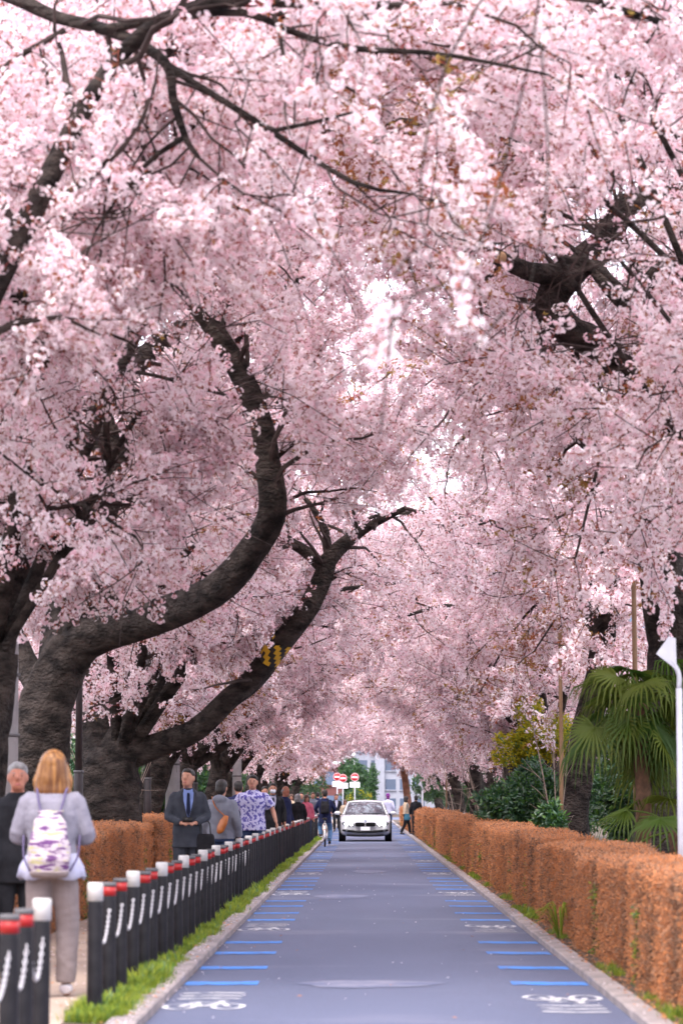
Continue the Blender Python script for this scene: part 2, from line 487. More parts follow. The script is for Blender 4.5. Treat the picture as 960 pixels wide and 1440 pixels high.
# ------------------------------------------------------------------ posts, poles, stakes
for i, (px_, X, lab) in enumerate(((112, -4.15, 'tall dark brown lamp post beside the trunk with the long curved limb'), (209, -4.15, 'dark brown lamp post rising behind the end of the trimmed hedge'), (275, -4.15, 'dark brown lamp post just beyond the pale concrete utility pole'), (313, -4.15, 'slim dark lamp post half hidden by the walkers further along'))):
    d = X * FPX / (px_ - 512)
    t = empty('lamp_post', (X, d, -0.02), 0, lab, 'lamp post', 'lamp posts behind the footpath hedge')
    MB().loft([(0, 0, 0, .085, .085), (0, 0, 1.85, .068, .068), (0, 0, 1.88, .06, .06)], 16).build('base', M['lamp_brown'], t)
    MB().loft([(0, 0, 1.862, .074, .074), (0, 0, 1.90, .074, .074)], 16).build('collar', M['grey_cap'], t)
    MB().loft([(0, 0, 1.87, .053, .053), (0, 0, 4.6, .045, .045)], 14).build('shaft', M['lamp_brown'], t)
    lm = MB().loft([(0, 0, 4.58, .09, .09), (0, 0, 4.66, .12, .12), (0, 0, 5.0, .17, .17), (0, 0, 5.02, .1, .1)], 16).build('lantern', M['white_cap'], t)
    MB().loft([(0, 0, 5.022, .21, .21), (0, 0, 5.05, .2, .2), (0, 0, 5.18, .05, .05)], 16).build('lantern_cap', M['lamp_brown'], lm)
def pole(px_, X, r, h, lab):
    d = X * FPX / (px_ - 512)
    t = empty('utility_pole', (X, d, -0.02), 0, lab, 'utility pole', 'concrete utility poles')
    MB().loft([(0, 0, 0, r * 1.05, r * 1.05), (0, 0, h, r * .72, r * .72)], 18).build('shaft', M['concrete'], t)
    for z in (2.2, 2.9):
        MB().loft([(0, 0, z, r * 1.07, r * 1.07), (0, 0, z + .04, r * 1.07, r * 1.07)], 18).build('steel_band', M['grey_cap'], t)
    MB().tube([(-.7, 0, h - .6), (.7, 0, h - .6)], .04, 8).build('crossarm', M['grey_cap'], t)
pole(6, -4.2, .18, 8.5, 'pale concrete utility pole wedged between two leaning dark trunks')
pole(244, -4.05, .155, 8.0, 'pale concrete utility pole behind the man in the dark suit')
pole(334, -4.0, .15, 8.0, 'pale concrete utility pole above the man in the patterned shirt')
pole(360, -4.0, .15, 8.0, 'distant pale concrete utility pole behind the masked man')
t = empty('marker_post', (-4.35, 4.35 * FPX / (512 - 174), -0.02), 0, 'thin grey steel post against the gnarled root of a cherry tree', 'post')
MB().loft([(0, 0, 0, .028, .028), (0, 0, 2.4, .028, .028)], 12).build('shaft', M['concrete'], t)
MB().box((-.03, 0, 2.1), (.012, .2, .5)).build('plate', M['concrete'], t)

def wooden_stake(px_, X, top_y, lab):
    d = X * FPX / (px_ - 512); h = pix(px_, top_y, d)[2]
    o = MB().loft([(0, 0, 0, .04, .04), (0.02, 0, h * .5, .037, .037), (0.01, 0, h - .03, .034, .034), (0.01, 0, h, .02, .02)], 10).build('wooden_stake', M['stake'], None, True, (X, d, 0))
    tag(o, lab, 'stake', 'tan support stakes')
wooden_stake(786, 3.55, 890, 'tan wooden support stake beside the yellow leaved shrub')
wooden_stake(890, 3.75, 820, 'tan wooden support stake rising behind the fan palm')
wooden_stake(626, 3.3, 1060, 'thin tan stake standing behind the far stretch of hedge')

def sign_post(px_, X, top_y, r, lab, flip):
    d = X * FPX / (px_ - 512); h = pix(px_, top_y, d)[2]
    t = empty('white_post', (X, d, 0), 0, lab, 'post')
    MB().loft([(0, 0, 0, r, r), (0, 0, h, r, r)], 14).build('shaft', M['white_metal'], t)
    MB().tube(catmull([(0, 0, h - .01), (0, 0, h + .12), (-.05, 0, h + .22), (-.12, 0, h + .27)], 10), r * .8, 10).build('bent_arm', M['white_metal'], t)
    p = MB()
    p.add([(-.02, -.02, h + .16), (-.20, -.05, h + .30), (-.08, .03, h + .46), (-.02, .03, h + .44), (-.02, .0, h + .16), (-.20, -.03, h + .30), (-.08, .05, h + .46), (-.02, .05, h + .44)], [(0, 1, 2, 3), (7, 6, 5, 4), (0, 4, 5, 1), (1, 5, 6, 2), (2, 6, 7, 3), (3, 7, 4, 0)])
    p.build('plate', M['white_metal'], t, False)
sign_post(953, 2.75, 968, .027, 'white steel post with a small folded plate, beside the fan palm', 1)
sign_post(593, 2.75, 1112, .045, 'white post with a small folded plate behind the dark clothed couple', 1)

M['stone'] = mat('stone', (0.42, 0.36, 0.33), 0.9, (0.30, 0.26, 0.24), 8, 0.4, 40)
for px_, X, ty, w_, lab in ((650, 3.4, 1143, .16, 'short pale stone marker behind the hedge, beside bare twigs'), (672, 3.4, 1149, .13, 'short pale stone marker in front of the paired dark trunks'), (716, 3.45, 1158, .2, 'squat pale stone marker next to the round green bush')):
    d = X * FPX / (px_ - 512); h = pix(px_, ty, d)[2]
    t = empty('stone_marker', (X, d, 0), .2, lab, 'stone marker')
    MB().box((0, 0, h * .45), (w_, w_, h * .9), taper=.93).build('shaft', M['stone'], t, False)
    MB().box((0, 0, h * .95), (w_ * 1.06, w_ * 1.06, h * .1), taper=.6).build('top', M['stone'], t, False)
# ------------------------------------------------------------------ scatter by geometry nodes (each scatter belongs to one object)
def scatter_group(name, meshes):
    g = bpy.data.node_groups.new(name, 'GeometryNodeTree')
    g.interface.new_socket('Geometry', in_out='INPUT', socket_type='NodeSocketGeometry')
    g.interface.new_socket('Geometry', in_out='OUTPUT', socket_type='NodeSocketGeometry')
    n, l = g.nodes, g.links
    gi, go = n.new('NodeGroupInput'), n.new('NodeGroupOutput')
    jn = n.new('GeometryNodeJoinGeometry')
    for me in reversed(meshes):
        o = bpy.data.objects.new(me.name, me)
        oi = n.new('GeometryNodeObjectInfo'); oi.inputs['Object'].default_value = o; oi.transform_space = 'ORIGINAL'
        gt = n.new('GeometryNodeGeometryToInstance')
        l.new(oi.outputs['Geometry'], gt.inputs[0]); l.new(gt.outputs[0], jn.inputs[0])
    def attr(nm, ty):
        a = n.new('GeometryNodeInputNamedAttribute'); a.data_type = ty; a.inputs['Name'].default_value = nm
        return a.outputs['Attribute']
    ip = n.new('GeometryNodeInstanceOnPoints')
    ip.inputs['Pick Instance'].default_value = True
    l.new(gi.outputs[0], ip.inputs['Points']); l.new(jn.outputs[0], ip.inputs['Instance'])
    l.new(attr('pick', 'INT'), ip.inputs['Instance Index'])
    er = n.new('FunctionNodeEulerToRotation'); l.new(attr('turn', 'FLOAT_VECTOR'), er.inputs[0]); l.new(er.outputs[0], ip.inputs['Rotation'])
    l.new(attr('size', 'FLOAT'), ip.inputs['Scale'])
    l.new(ip.outputs[0], go.inputs[0])
    return g

def scatter(name, pts, turn, size, pick, group, mats, parent=None, loc=None):
    me = bpy.data.meshes.new(name); n = len(pts)
    me.vertices.add(n); me.vertices.foreach_set('co', np.asarray(pts, np.float32).ravel())
    a = me.attributes.new('turn', 'FLOAT_VECTOR', 'POINT'); a.data.foreach_set('vector', np.asarray(turn, np.float32).ravel())
    a = me.attributes.new('size', 'FLOAT', 'POINT'); a.data.foreach_set('value', np.asarray(size, np.float32).ravel())
    a = me.attributes.new('pick', 'INT', 'POINT'); a.data.foreach_set('value', np.asarray(pick, np.int32).ravel())
    for m in mats: me.materials.append(m)
    me.update()
    o = bpy.data.objects.new(name, me); COL.objects.link(o)
    if parent is not None: o.parent = parent
    if loc is not None: o.location = loc
    md = o.modifiers.new('scatter', 'NODES'); md.node_group = group
    o['kind'] = 'stuff'
    return o

def turn_along(D):
    D = np.asarray(D); D = D / (np.linalg.norm(D, axis=1)[:, None] + 1e-9)
    return np.stack([RNG.uniform(0, 2 * PI, len(D)), -np.arcsin(np.clip(D[:, 2], -1, 1)), np.arctan2(D[:, 1], D[:, 0])], 1)

# ---- blossom sprigs: a bit of twig with pompoms of five-petalled flowers
def flower(mb, c, nrm, r, mi, rs):
    nrm = nrm / np.linalg.norm(nrm)
    a = np.array([0, 0, 1.]) if abs(nrm[2]) < .9 else np.array([1., 0, 0])
    u = np.cross(nrm, a); u /= np.linalg.norm(u); w = np.cross(nrm, u)
    ph = rs.uniform(0, 2 * PI); cup = rs.uniform(.15, .6)
    for k in range(5):
        t = ph + 2 * PI * k / 5; dt = .60
        d0 = math.cos(t) * u + math.sin(t) * w
        dl = math.cos(t - dt) * u + math.sin(t - dt) * w; dr = math.cos(t + dt) * u + math.sin(t + dt) * w
        mb.add([c, c + dl * r * .72 + nrm * r * cup * .6, c + d0 * r + nrm * r * cup * .75, c + dr * r * .72 + nrm * r * cup * .6], [(0, 1, 2, 3)], mi)
def sprig(seed, L=.30, poms=6, reddish=.1, fl=8):
    rs = np.random.default_rng(seed); mb = MB()
    path = np.array([(0, 0, 0), (L * .5, rs.normal() * .015, rs.normal() * .015), (L, rs.normal() * .03, rs.normal() * .03)])
    mb.tube(path, [.0035, .002], 3, False, 2)
    for k in range(poms):
        u = (k + rs.uniform(.1, .9)) / poms
        c0 = np.array([np.interp(u, [0, .5, 1], path[:, i]) for i in range(3)])
        off = rs.normal(size=3); off[0] *= .5; off /= np.linalg.norm(off)
        c = c0 + off * rs.uniform(.025, .055)
        R = rs.uniform(.030, .050)
        if rs.random() < reddish:      # a tuft still in bud or already leafing
            for q in range(7):
                d = rs.normal(size=3); d /= np.linalg.norm(d); s_ = rs.normal(size=3) * .008
                mb.add([c, c + d * .03 + s_, c + d * .055, c + d * .03 - s_], [(0, 1, 2, 3)], 3)
            continue
        mi = 1 if rs.random() < .22 else 0
        for q in range(fl):
            d = rs.normal(size=3) + off * .5; d /= np.linalg.norm(d)
            fr = rs.uniform(.0165, .022)
            flower(mb, c + d * R, d, fr, mi, rs)
        for q in range(4):             # calyxes and stalks at the heart
            d = rs.normal(size=3); d /= np.linalg.norm(d); s_ = np.cross(d, off) * .005
            mb.add([c0, c + d * .02 + s_, c + d * R * .95, c + d * .02 - s_], [(0, 1, 2, 3)], 2 if q else 3)
    return mb.mesh('blossom_sprig', [M['petal'], M['petal_deep'], M['calyx'], M['young_leaf']], False)
SPRIGS = [sprig(100 + i, reddish=.04) for i in range(5)] + [sprig(200 + i, reddish=.3) for i in range(2)] + [sprig(300 + i, poms=4, reddish=.8) for i in range(2)]
PETALS = [M['petal'], M['petal_deep'], M['calyx'], M['young_leaf']]
G_BLOSSOM = scatter_group('blossom_scatter', SPRIGS)

def leaf_clump(seed, n, R, ll, lw, mats, w=(1.,), up=.0):
    rs = np.random.default_rng(seed); mb = MB()
    for k in range(n):
        c = rs.normal(size=3); c *= R * rs.uniform(.2, 1) / np.linalg.norm(c)
        d = rs.normal(size=3) + c / R + np.array([0, 0, up]); d /= np.linalg.norm(d)
        s_ = np.cross(d, rs.normal(size=3)); s_ /= np.linalg.norm(s_)
        q = ll * rs.uniform(.7, 1.3)
        nrm = np.cross(d, s_)
        mb.add([c, c + d * q * .5 + s_ * lw - nrm * lw * .3, c + d * q, c + d * q * .5 - s_ * lw - nrm * lw * .3], [(0, 1, 2, 3)], int(rs.choice(len(w), p=w)))
    return mb.mesh('leaf_clump', mats, False)
G_HEDGE = scatter_group('hedge_scatter', [leaf_clump(i, 34, .065, .030, .007, [M['hedge_leaf'], M['hedge_leaf2']], (.58, .42), 1.2) for i in range(3)] + [leaf_clump(5, 30, .065, .032, .007, [M['hedge_leaf2'], M['hedge_core']], (.6, .4), 1.2), leaf_clump(7, 18, .06, .05, .012, [M['green_leaf'], M['grass']], (.5, .5), .2)])
G_BUSH = scatter_group('bush_scatter', [leaf_clump(11 + i, 26, .12, .10, .022, [M['dark_leaf'], M['green_leaf']], (.7, .3), .2) for i in range(3)] + [leaf_clump(15 + i, 26, .12, .09, .022, [M['yellow_leaf'], M['green_leaf']], (.85, .15), .2) for i in range(2)])

# ---- cherry trees
CORRIDORS = []                     # limbs that stay in clear view between the blossom masses
def clearance(P):
    """Lowest height at which twigs hang, from people's heads at the sides to the arch over the lane."""
    x = np.abs(P[:, 0] - 0.16); d = P[:, 1]
    c = np.interp(x, [0, 1.2, 2.2, 3.2, 4.5, 9], [4.6, 4.3, 3.5, 2.75, 2.5, 2.3])
    near = np.interp(d, [10, 26, 40], [1.7, 1.25, 0.0])
    side = np.where(P[:, 0] < -2.0, 0.2, np.where(P[:, 0] < 0, 0.8, 0.6))
    c = c - np.where((P[:, 0] > 1.8) & (d > 45), .45, 0)
    return c + near * side

class Tree:
    def __init__(s, name, label, group, seed, bark='bark'):
        s.rs = np.random.default_rng(seed); s.t = empty(name); tag(s.t, label, 'tree', group)
        s.bark = M[bark]; s.pts = []; s.dirs = []; s.tw = MB(); s.limbs = []; s.origin = None; s.hang_free = False; s.wood = []
    def trunk(s, P, R, n=22, flare=True):
        P = np.asarray(P, float); s.origin = np.array([P[0][0], P[0][1], 0.0]); s.t.location = s.origin
        Q = catmull(P, max(14, len(P) * 5)); r = np.interp(np.linspace(0, 1, len(Q)), np.linspace(0, 1, len(R)), R)
        h = Q[:, 2] - Q[0, 2]
        if flare: r = r * (1 + .45 * np.exp(-h / .3))
        s._bark_tube(Q, r, n, 'trunk')
    def _bark_tube(s, Q, r, n, nm):
        mb = MB().tube(Q - s.origin, r, n)
        V = mb.v[0]; k = len(Q); V3 = V.reshape(k, n, 3); ctr = (Q - s.origin)[:, None, :]
        ph = s.rs.uniform(0, 6, 4); a = np.linspace(0, 2 * PI, n, endpoint=False)[None, :]; u = np.arange(k)[:, None]
        f = 1 + .07 * np.sin(3 * a + ph[0] + u * .25) + .05 * np.sin(5 * a + ph[1] - u * .4) + .05 * np.sin(u * .9 + ph[2] + a) + s.rs.normal(size=(k, n)) * .02
        mb.v[0] = (ctr + (V3 - ctr) * f[..., None]).reshape(-1, 3)
        return mb.build(nm, s.bark, s.t)
    def limb(s, P, R, bushy=1.0, start=.25, draw=True, n=12):
        P = np.asarray(P, float); L = np.linalg.norm(np.diff(P, axis=0), axis=1).sum()
        Q = catmull(P, max(8, int(L / .22))); r = np.interp(np.linspace(0, 1, len(Q)), np.linspace(0, 1, len(R)), R)
        s._bark_tube(Q, r, n, 'limb')
        s.limbs.append((Q, r, bushy, start))
    def auto_limb(s, a, b, r0, lift=.55, r1=.03, bushy=1.0, start=.3):
        a = np.asarray(a, float); b = np.asarray(b, float); rs = s.rs
        dist = np.linalg.norm(b - a)
        m1 = a * .66 + b * .34 + np.array([0, 0, lift * dist * .3]) + rs.normal(size=3) * dist * .05
        m2 = a * .33 + b * .67 + np.array([0, 0, lift * dist * .34]) + rs.normal(size=3) * dist * .06
        s.limb([a, m1, m2, b], [r0, r0 * .75, r0 * .45, r1], bushy, start)
    def foliate(s, dens=1.0, blen=1.0, twn=1.0, size=1.0, prune=None):
        rs = s.rs
        for Q, r, bushy, start in s.limbs:
            L = np.linalg.norm(np.diff(Q, axis=0), axis=1).sum(); k = max(3, int(L / .42 * bushy * dens))
            for j in range(k):
                u = start + (1 - start) * (j + rs.random()) / k; i = min(int(u * (len(Q) - 1)), len(Q) - 2)
                T = Q[i + 1] - Q[i]; T /= np.linalg.norm(T) + 1e-9
                d = rs.normal(size=3); d -= T * d.dot(T); d /= np.linalg.norm(d)
                d = T * rs.uniform(.2, .9) + d + np.array([0, 0, .25]); d /= np.linalg.norm(d)
                s.branch(Q[i], d, rs.uniform(1.0, 2.5) * blen * (1.1 - .35 * u), min(r[i] * .5, .038), twn)
            s.branch(Q[-1], Q[-1] - Q[-2], 1.4 * blen, r[-1] * .8, twn)
        P = np.array(s.pts); D = np.array(s.dirs)
        ok = (P[:, 2] > clearance(P) + rs.normal(size=len(P)) * .12) | s.hang_free
        px = proj(P)
        for poly, rad, dep in CORRIDORS:
            box = (px[:, 0] > poly[:, 0].min() - 60) & (px[:, 0] < poly[:, 0].max() + 60) & (px[:, 1] > poly[:, 1].min() - 60) & (px[:, 1] < poly[:, 1].max() + 60) & ok
            ii = np.nonzero(box)[0]
            if not len(ii): continue
            dd = np.hypot(px[ii, None, 0] - poly[None, :, 0], px[ii, None, 1] - poly[None, :, 1]) - rad[None, :]
            j = dd.argmin(1); dm = dd[np.arange(len(ii)), j]; keepw = .20 * FPX / P[ii, 1]
            ok[ii[(P[ii, 1] < dep[j] + .1) & (dm < keepw) & (rs.random(len(ii)) < .95)]] = False
        ok &= ~((P[:, 1] > 72) & (P[:, 2] > 5.7) & (rs.random(len(P)) < .5))
        if prune is not None: ok &= ~prune(P, px, rs)
        # leave out what no one could see: far above or outside the view
        ok &= (px[:, 0] > -160) & (px[:, 0] < 1120) & (px[:, 1] > -260)
        for path, rad_, n_, i0, i1, need in s.wood:                # bare twigs are clipped off with their flowers
            if ok[i0:i1].mean() > need: s.tw.tube(path - s.origin, rad_, n_, False)
        P, D = P[ok], D[ok]
        nz = np.sin(P[:, 0] * 1.1 + 1.7 * np.sin(P[:, 1] * .33)) + np.sin(P[:, 2] * 1.3 + P[:, 1] * .4) + rs.normal(size=len(P)) * .6
        pick = np.where(nz > 1.75, rs.integers(7, 9, len(P)), np.where(nz > .75, rs.integers(5, 7, len(P)), rs.integers(0, 5, len(P))))
        if len(s.tw.f): tag(s.tw.build('branchwork', M['twig'], s.t, False), kind='stuff')
        if len(P): scatter('crown', P - s.origin, turn_along(D), size * rs.uniform(.8, 1.25, len(P)), pick, G_BLOSSOM, PETALS, s.t)
        return len(P)
    def branch(s, p, d, L, r, twn):
        rs = s.rs; n = 6; P = [np.array(p)]; d = np.array(d, float)
        d /= np.linalg.norm(d) + 1e-9
        for i in range(n):
            d = d + rs.normal(size=3) * .22 + np.array([0, 0, -.05]); d /= np.linalg.norm(d)
            P.append(P[-1] + d * L / n)
        P = np.array(P)
        if not s.hang_free and P[-1, 2] < clearance(P[-1:])[0] - .1: P[:, 2] += np.linspace(0, 1, len(P)) * (clearance(P[-1:])[0] + .1 - P[-1, 2])
        i0 = len(s.pts)
        k = max(3, int(L / .19 * twn))
        for j in range(k):
            u = .15 + .85 * (j + rs.random()) / k; q = u * n; i = min(int(q), n - 1); c = P[i] + (P[i + 1] - P[i]) * (q - i)
            T = P[i + 1] - P[i]; T /= np.linalg.norm(T)
            e = rs.normal(size=3); e -= T * e.dot(T); e /= np.linalg.norm(e)
            e = e + T * rs.uniform(.3, 1.1) + np.array([0, 0, .12]); e /= np.linalg.norm(e)
            s.twig(c, e, rs.uniform(.35, .95) * min(1, .5 + L / 3))
        s.wood.append((P, [r, r * .6, .006], 5, i0, len(s.pts), .12))
    def twig(s, p, d, L):
        rs = s.rs; mid = p + d * L * .5 + rs.normal(size=3) * .04; end = p + d * L + rs.normal(size=3) * .06 + np.array([0, 0, -.08 * L])
        i0 = len(s.pts)
        m = max(3, int(L / .105))
        for k in range(m):
            u = (k + rs.uniform(0, .8)) / m
            s.pts.append(p + (end - p) * u); e = rs.normal(size=3) * .5 + d; s.dirs.append(e)
        s.wood.append((np.array([p, mid, end]), [.008, .0035], 3, i0, len(s.pts), .01))

def trace(rows):
    """Photograph trace (px, py, depth, width in px) -> points and radii."""
    return [pix(a, b, c) for a, b, c, w in rows], [w * c / FPX / 2 for a, b, c, w in rows]
def keep_clear(rows, pad=0):
    P, R = trace(rows); Q = catmull(P, 30)
    CORRIDORS.append((proj(Q), np.interp(np.linspace(0, 1, 30), np.linspace(0, 1, len(rows)), [r[3] / 2 + pad for r in rows]), Q[:, 1]))

A_T = [(58, 1285, 37, 92), (56, 1150, 37, 82), (62, 1040, 37, 76), (78, 960, 37, 74), (104, 902, 37, 66)]
A_1 = [(88, 935, 37, 64), (130, 892, 36.8, 56), (230, 864, 36, 50), (310, 825, 35, 46), (362, 765, 34.5, 42), (381, 715, 34, 40), (376, 650, 34, 36), (365, 590, 34, 33), (340, 525, 34, 31), (303, 465, 34, 28), (270, 425, 34, 22), (235, 375, 33.5, 12)]
A_2 = [(80, 945, 37, 58), (92, 840, 38, 52), (118, 765, 38, 48), (150, 705, 38, 46), (153, 640, 38, 42), (142, 570, 38, 40), (185, 520, 38, 32), (235, 475, 38, 26), (285, 440, 37.5, 18), (340, 395, 37, 12), (400, 330, 36, 7)]
B_T = [(155, 1258, 46, 104), (150, 1150, 46, 94), (156, 1095, 46, 84), (166, 1058, 46, 68)]
B_1 = [(166, 1066, 46, 44), (219, 1049, 46, 36), (275, 1027, 45.5, 32), (320, 985, 45, 31), (350, 962, 45, 31), (385, 915, 44.5, 31), (430, 860, 44, 31), (452, 815, 44, 28), (462, 788, 44, 24), (488, 762, 44, 20), (515, 742, 44, 14), (570, 715, 43, 7)]
B_1a = [(458, 802, 44, 20), (430, 775, 44, 17), (402, 760, 44, 14), (375, 748, 44, 8)]
B_1b = [(462, 785, 44, 14), (456, 742, 44, 10), (432, 705, 44, 7), (412, 682, 44, 4)]
B_2 = [(160, 1075, 46, 58), (200, 990, 46.5, 46), (236, 928, 47, 40), (268, 850, 47, 34), (285, 780, 47, 28), (300, 700, 47, 20), (330, 600, 46, 10)]
B_3 = [(148, 1085, 46, 52), (122, 985, 47, 44), (132, 900, 48, 36), (182, 800, 48, 28), (215, 700, 48, 20), (240, 600, 48, 9)]
R1_T = [(925, 1278, 38, 88), (930, 1150, 38, 76), (945, 950, 38, 70), (938, 850, 37.5, 66), (920, 740, 37, 62), (906, 652, 36.5, 58)]
R1_1 = [(906, 660, 36.5, 52), (893, 575, 36, 50), (868, 508, 35, 46), (835, 482, 34.5, 45), (796, 463, 34, 45), (771, 428, 34, 46), (795, 388, 34, 48), (850, 340, 34, 42), (880, 290, 34, 34), (935, 268, 34, 26), (1000, 280, 34, 18)]
R1_1a = [(800, 386, 34, 34), (745, 381, 33.5, 27), (700, 362, 33, 23), (640, 335, 32.5, 14), (585, 318, 32, 7)]
R1_1b = [(828, 362, 34, 26), (858, 404, 33.5, 25), (886, 425, 33, 25), (920, 385, 32.5, 22), (965, 362, 32, 19), (1015, 335, 31, 12)]
R1_2 = [(912, 690, 36.5, 46), (945, 625, 36.5, 40), (985, 560, 36.5, 34), (1010, 470, 36, 22), (1000, 380, 36, 10)]
for rows in (A_1[:11], A_2[3:8], B_1[5:11], B_1a[:3], B_1b, R1_1[2:10], R1_1a[:3], R1_1b[:5], A_T[2:4], B_T[2:]):
    keep_clear(rows)
N_SPRIG = 0
def crowd_limbs(T, fork, side, k, reach, r0, zr_=(5.2, 8.2), low=3):
    """Procedural limbs that carry the arch: towards the lane, along the row and outward."""
    rs = T.rs
    for i in range(k):
        a = (i + rs.uniform(.2, .8)) / k * PI * 1.5 - PI * .75      # 0 = towards the lane
        dx = math.cos(a) * reach * rs.uniform(.75, 1.1) * (1.0 if math.cos(a) > 0 else .6); dy = math.sin(a) * reach * rs.uniform(.7, 1.0)
        z = rs.uniform(*zr_)
        T.auto_limb(fork + np.array([0, 0, rs.uniform(-.2, .25)]), np.array([fork[0] - side * dx, fork[1] + dy, z]), r0 * rs.uniform(.55, .85), start=.18)
    for i in range(low):                                           # low limbs that arch out and droop beside the lane
        a = rs.uniform(-1.3, 1.3); q = rs.uniform(2.6, 4.3)
        e = np.array([fork[0] - side * abs(math.cos(a)) * q * .75, fork[1] + math.sin(a) * q, rs.uniform(3.0, 4.4)])
        e[2] = max(e[2], clearance(e[None])[0] + .45)
        T.auto_limb(fork, e, r0 * .38, .8, .014, 1.1, .15)

def traced_tree(label, trunk, limbs, side, extra, seed, group=None, size=1.0, dens=1.0, zr_=(5.2, 8.2), bark='bark', reach=5.5, name='cherry_tree', prune=None, low=2):
    global N_SPRIG
    T = Tree(name, label, group, seed, bark)
    P, R = trace(trunk); P[0][2] = -.05; T.trunk(P, R)
    for rows in limbs:
        p, r = trace(rows); T.limb(p, r, .9, .35)
    if extra: crowd_limbs(T, P[-1] - np.array([0, 0, .15]), side, extra, reach, min(R[-1] * .55, .15), zr_, low)
    N_SPRIG += T.foliate(dens, 1.0, 1.0, size, prune)
    return T
def auto_tree(label, X, Y, side, seed, limbs=7, group=None, size=1.0, dens=1.0, h=2.3, r=.3, reach=5.8, zr_=(5.0, 8.4), bark='bark', name='cherry_tree', lean=.35, twn=1.0, low=4):
    global N_SPRIG
    T = Tree(name, label, group, seed, bark); rs = T.rs
    P = [(X, Y, -.05), (X - side * lean * .25 + rs.normal() * .05, Y + rs.normal() * .1, h * .5), (X - side * lean, Y + rs.normal() * .15, h)]
    T.trunk(P, [r, r * .85, r * .75], 16)
    fork = np.array(P[-1]) - np.array([0, 0, .15])
    crowd_limbs(T, fork, side, limbs, reach, r * .5, zr_, low)
    N_SPRIG += T.foliate(dens, 1.0, twn, size)
    return T

LG, RG, FG = 'cherry trees along the footpath', 'cherry trees along the hedge side', 'cherry trees lining the far lane'
# tree just outside the view on the footpath side: its dark branches cross the top of the picture
N0 = Tree('cherry_tree', 'cherry tree whose thin black branches fork against the uppermost pale blossom', LG, 11)
N0.trunk([(-4.3, 21, -.05), (-4.2, 21, 1.4), (-4.0, 21, 2.6)], [.36, .31, .28])
T1 = [(-330, 340, 21, 60), (-160, 60, 21, 40), (-30, -15, 21, 24), (80, 25, 21, 19), (160, 45, 20.8, 17), (232, 88, 20.6, 15), (244, 140, 20.6, 12), (262, 195, 20.6, 10), (280, 222, 20.6, 6)]
p_, r_ = trace(T1); p_[0] = np.array([-4.0, 21, 2.5]); N0.limb(p_, r_, .55, .4)
for rows in ([(140, 42, 20.8, 12), (250, 24, 20.5, 10), (345, 18, 20, 9), (420, 48, 20, 8), (500, 68, 20, 8), (620, 76, 20, 6), (770, 105, 20, 3)],
             [(240, 96, 20.6, 9), (320, 145, 20.6, 8), (390, 190, 20.5, 8), (450, 230, 20.5, 7), (510, 262, 20.5, 6), (575, 272, 20.4, 3)],
             [(380, 185, 20.5, 6), (440, 172, 20.5, 5), (512, 154, 20.4, 2.5)],
             [(92, 42, 21, 8), (50, 66, 21, 7), (10, 90, 21, 5)],
             [(255, 195, 20.6, 7), (215, 222, 20.8, 6), (170, 272, 21, 5), (135, 325, 21, 3)]):
    p_, r_ = trace(rows); N0.limb(p_, [q * 1.2 for q in r_], .5, .2); keep_clear(rows, 4)
    pass
keep_clear(T1[2:], 4)
for rows in ([(-260, 480, 23, 40), (-60, 270, 24, 22), (10, 296, 24.5, 17), (60, 306, 25, 13), (120, 298, 25, 9), (200, 250, 25, 5)], [(-260, 440, 23, 40), (-40, 380, 25, 16), (20, 366, 25, 10), (60, 352, 25, 4)]):
    p_, r_ = trace(rows); p_[0] = np.array([-4.0, 21, 2.4]); N0.limb(p_, r_, .7, .35)
for b in ((-1.2, 23, 7.2), (-2.5, 26, 7.8), (0.2, 19.5, 7.0), (-3.6, 27.5, 6.4), (0.8, 24.5, 7.9), (-1.0, 27, 8.4)):
    N0.auto_limb((-4.0, 21, 2.5), b, .12)
N_SPRIG += N0.foliate(.85)
# tree at the left edge of the view
traced_tree('dark cherry trunk leaning in front of the pale concrete pole', [(-62, 1322, 29.5, 100), (-42, 1150, 29.5, 88), (-26, 1020, 29.5, 80), (-8, 915, 29.5, 66)],
            [[(-12, 935, 29.5, 62), (5, 850, 30, 50), (30, 780, 30.5, 40), (60, 700, 31, 30), (50, 600, 31, 22), (0, 500, 31, 12)], [(-12, 930, 29.5, 50), (-40, 800, 29.5, 40), (10, 640, 29, 26), (60, 560, 28.5, 12)]], -1, 3, 12, LG, zr_=(6.6, 9.6), low=4)
traced_tree('cherry tree with one long bare limb curving up toward the lane', A_T, [A_1, A_2, [(66, 985, 37, 40), (20, 900, 38, 34), (-30, 800, 39, 24), (-60, 700, 39, 12)]], -1, 4, 13, LG, zr_=(6.2, 8.8), low=1)
traced_tree('cherry tree with swollen gnarled base and a forked limb wrapped in striped tape', B_T, [B_1, B_1a, B_1b, B_2, B_3], -1, 6, 14, LG, zr_=(5.4, 10.6), low=3)
R1 = traced_tree('cherry tree with a snaking trunk that bends back above the fan palm', R1_T, [R1_1, R1_1a, R1_1b, R1_2], 1, 5, 15, RG, zr_=(6.0, 10.0), low=1)
MB().tube(np.array([pix(704, 362, 33), pix(694, 361, 32.85), pix(688, 362, 32.7)]) - R1.origin, [.075, .07, .06], 12).build('sawn_stub', M['cut_wood'], R1.t)
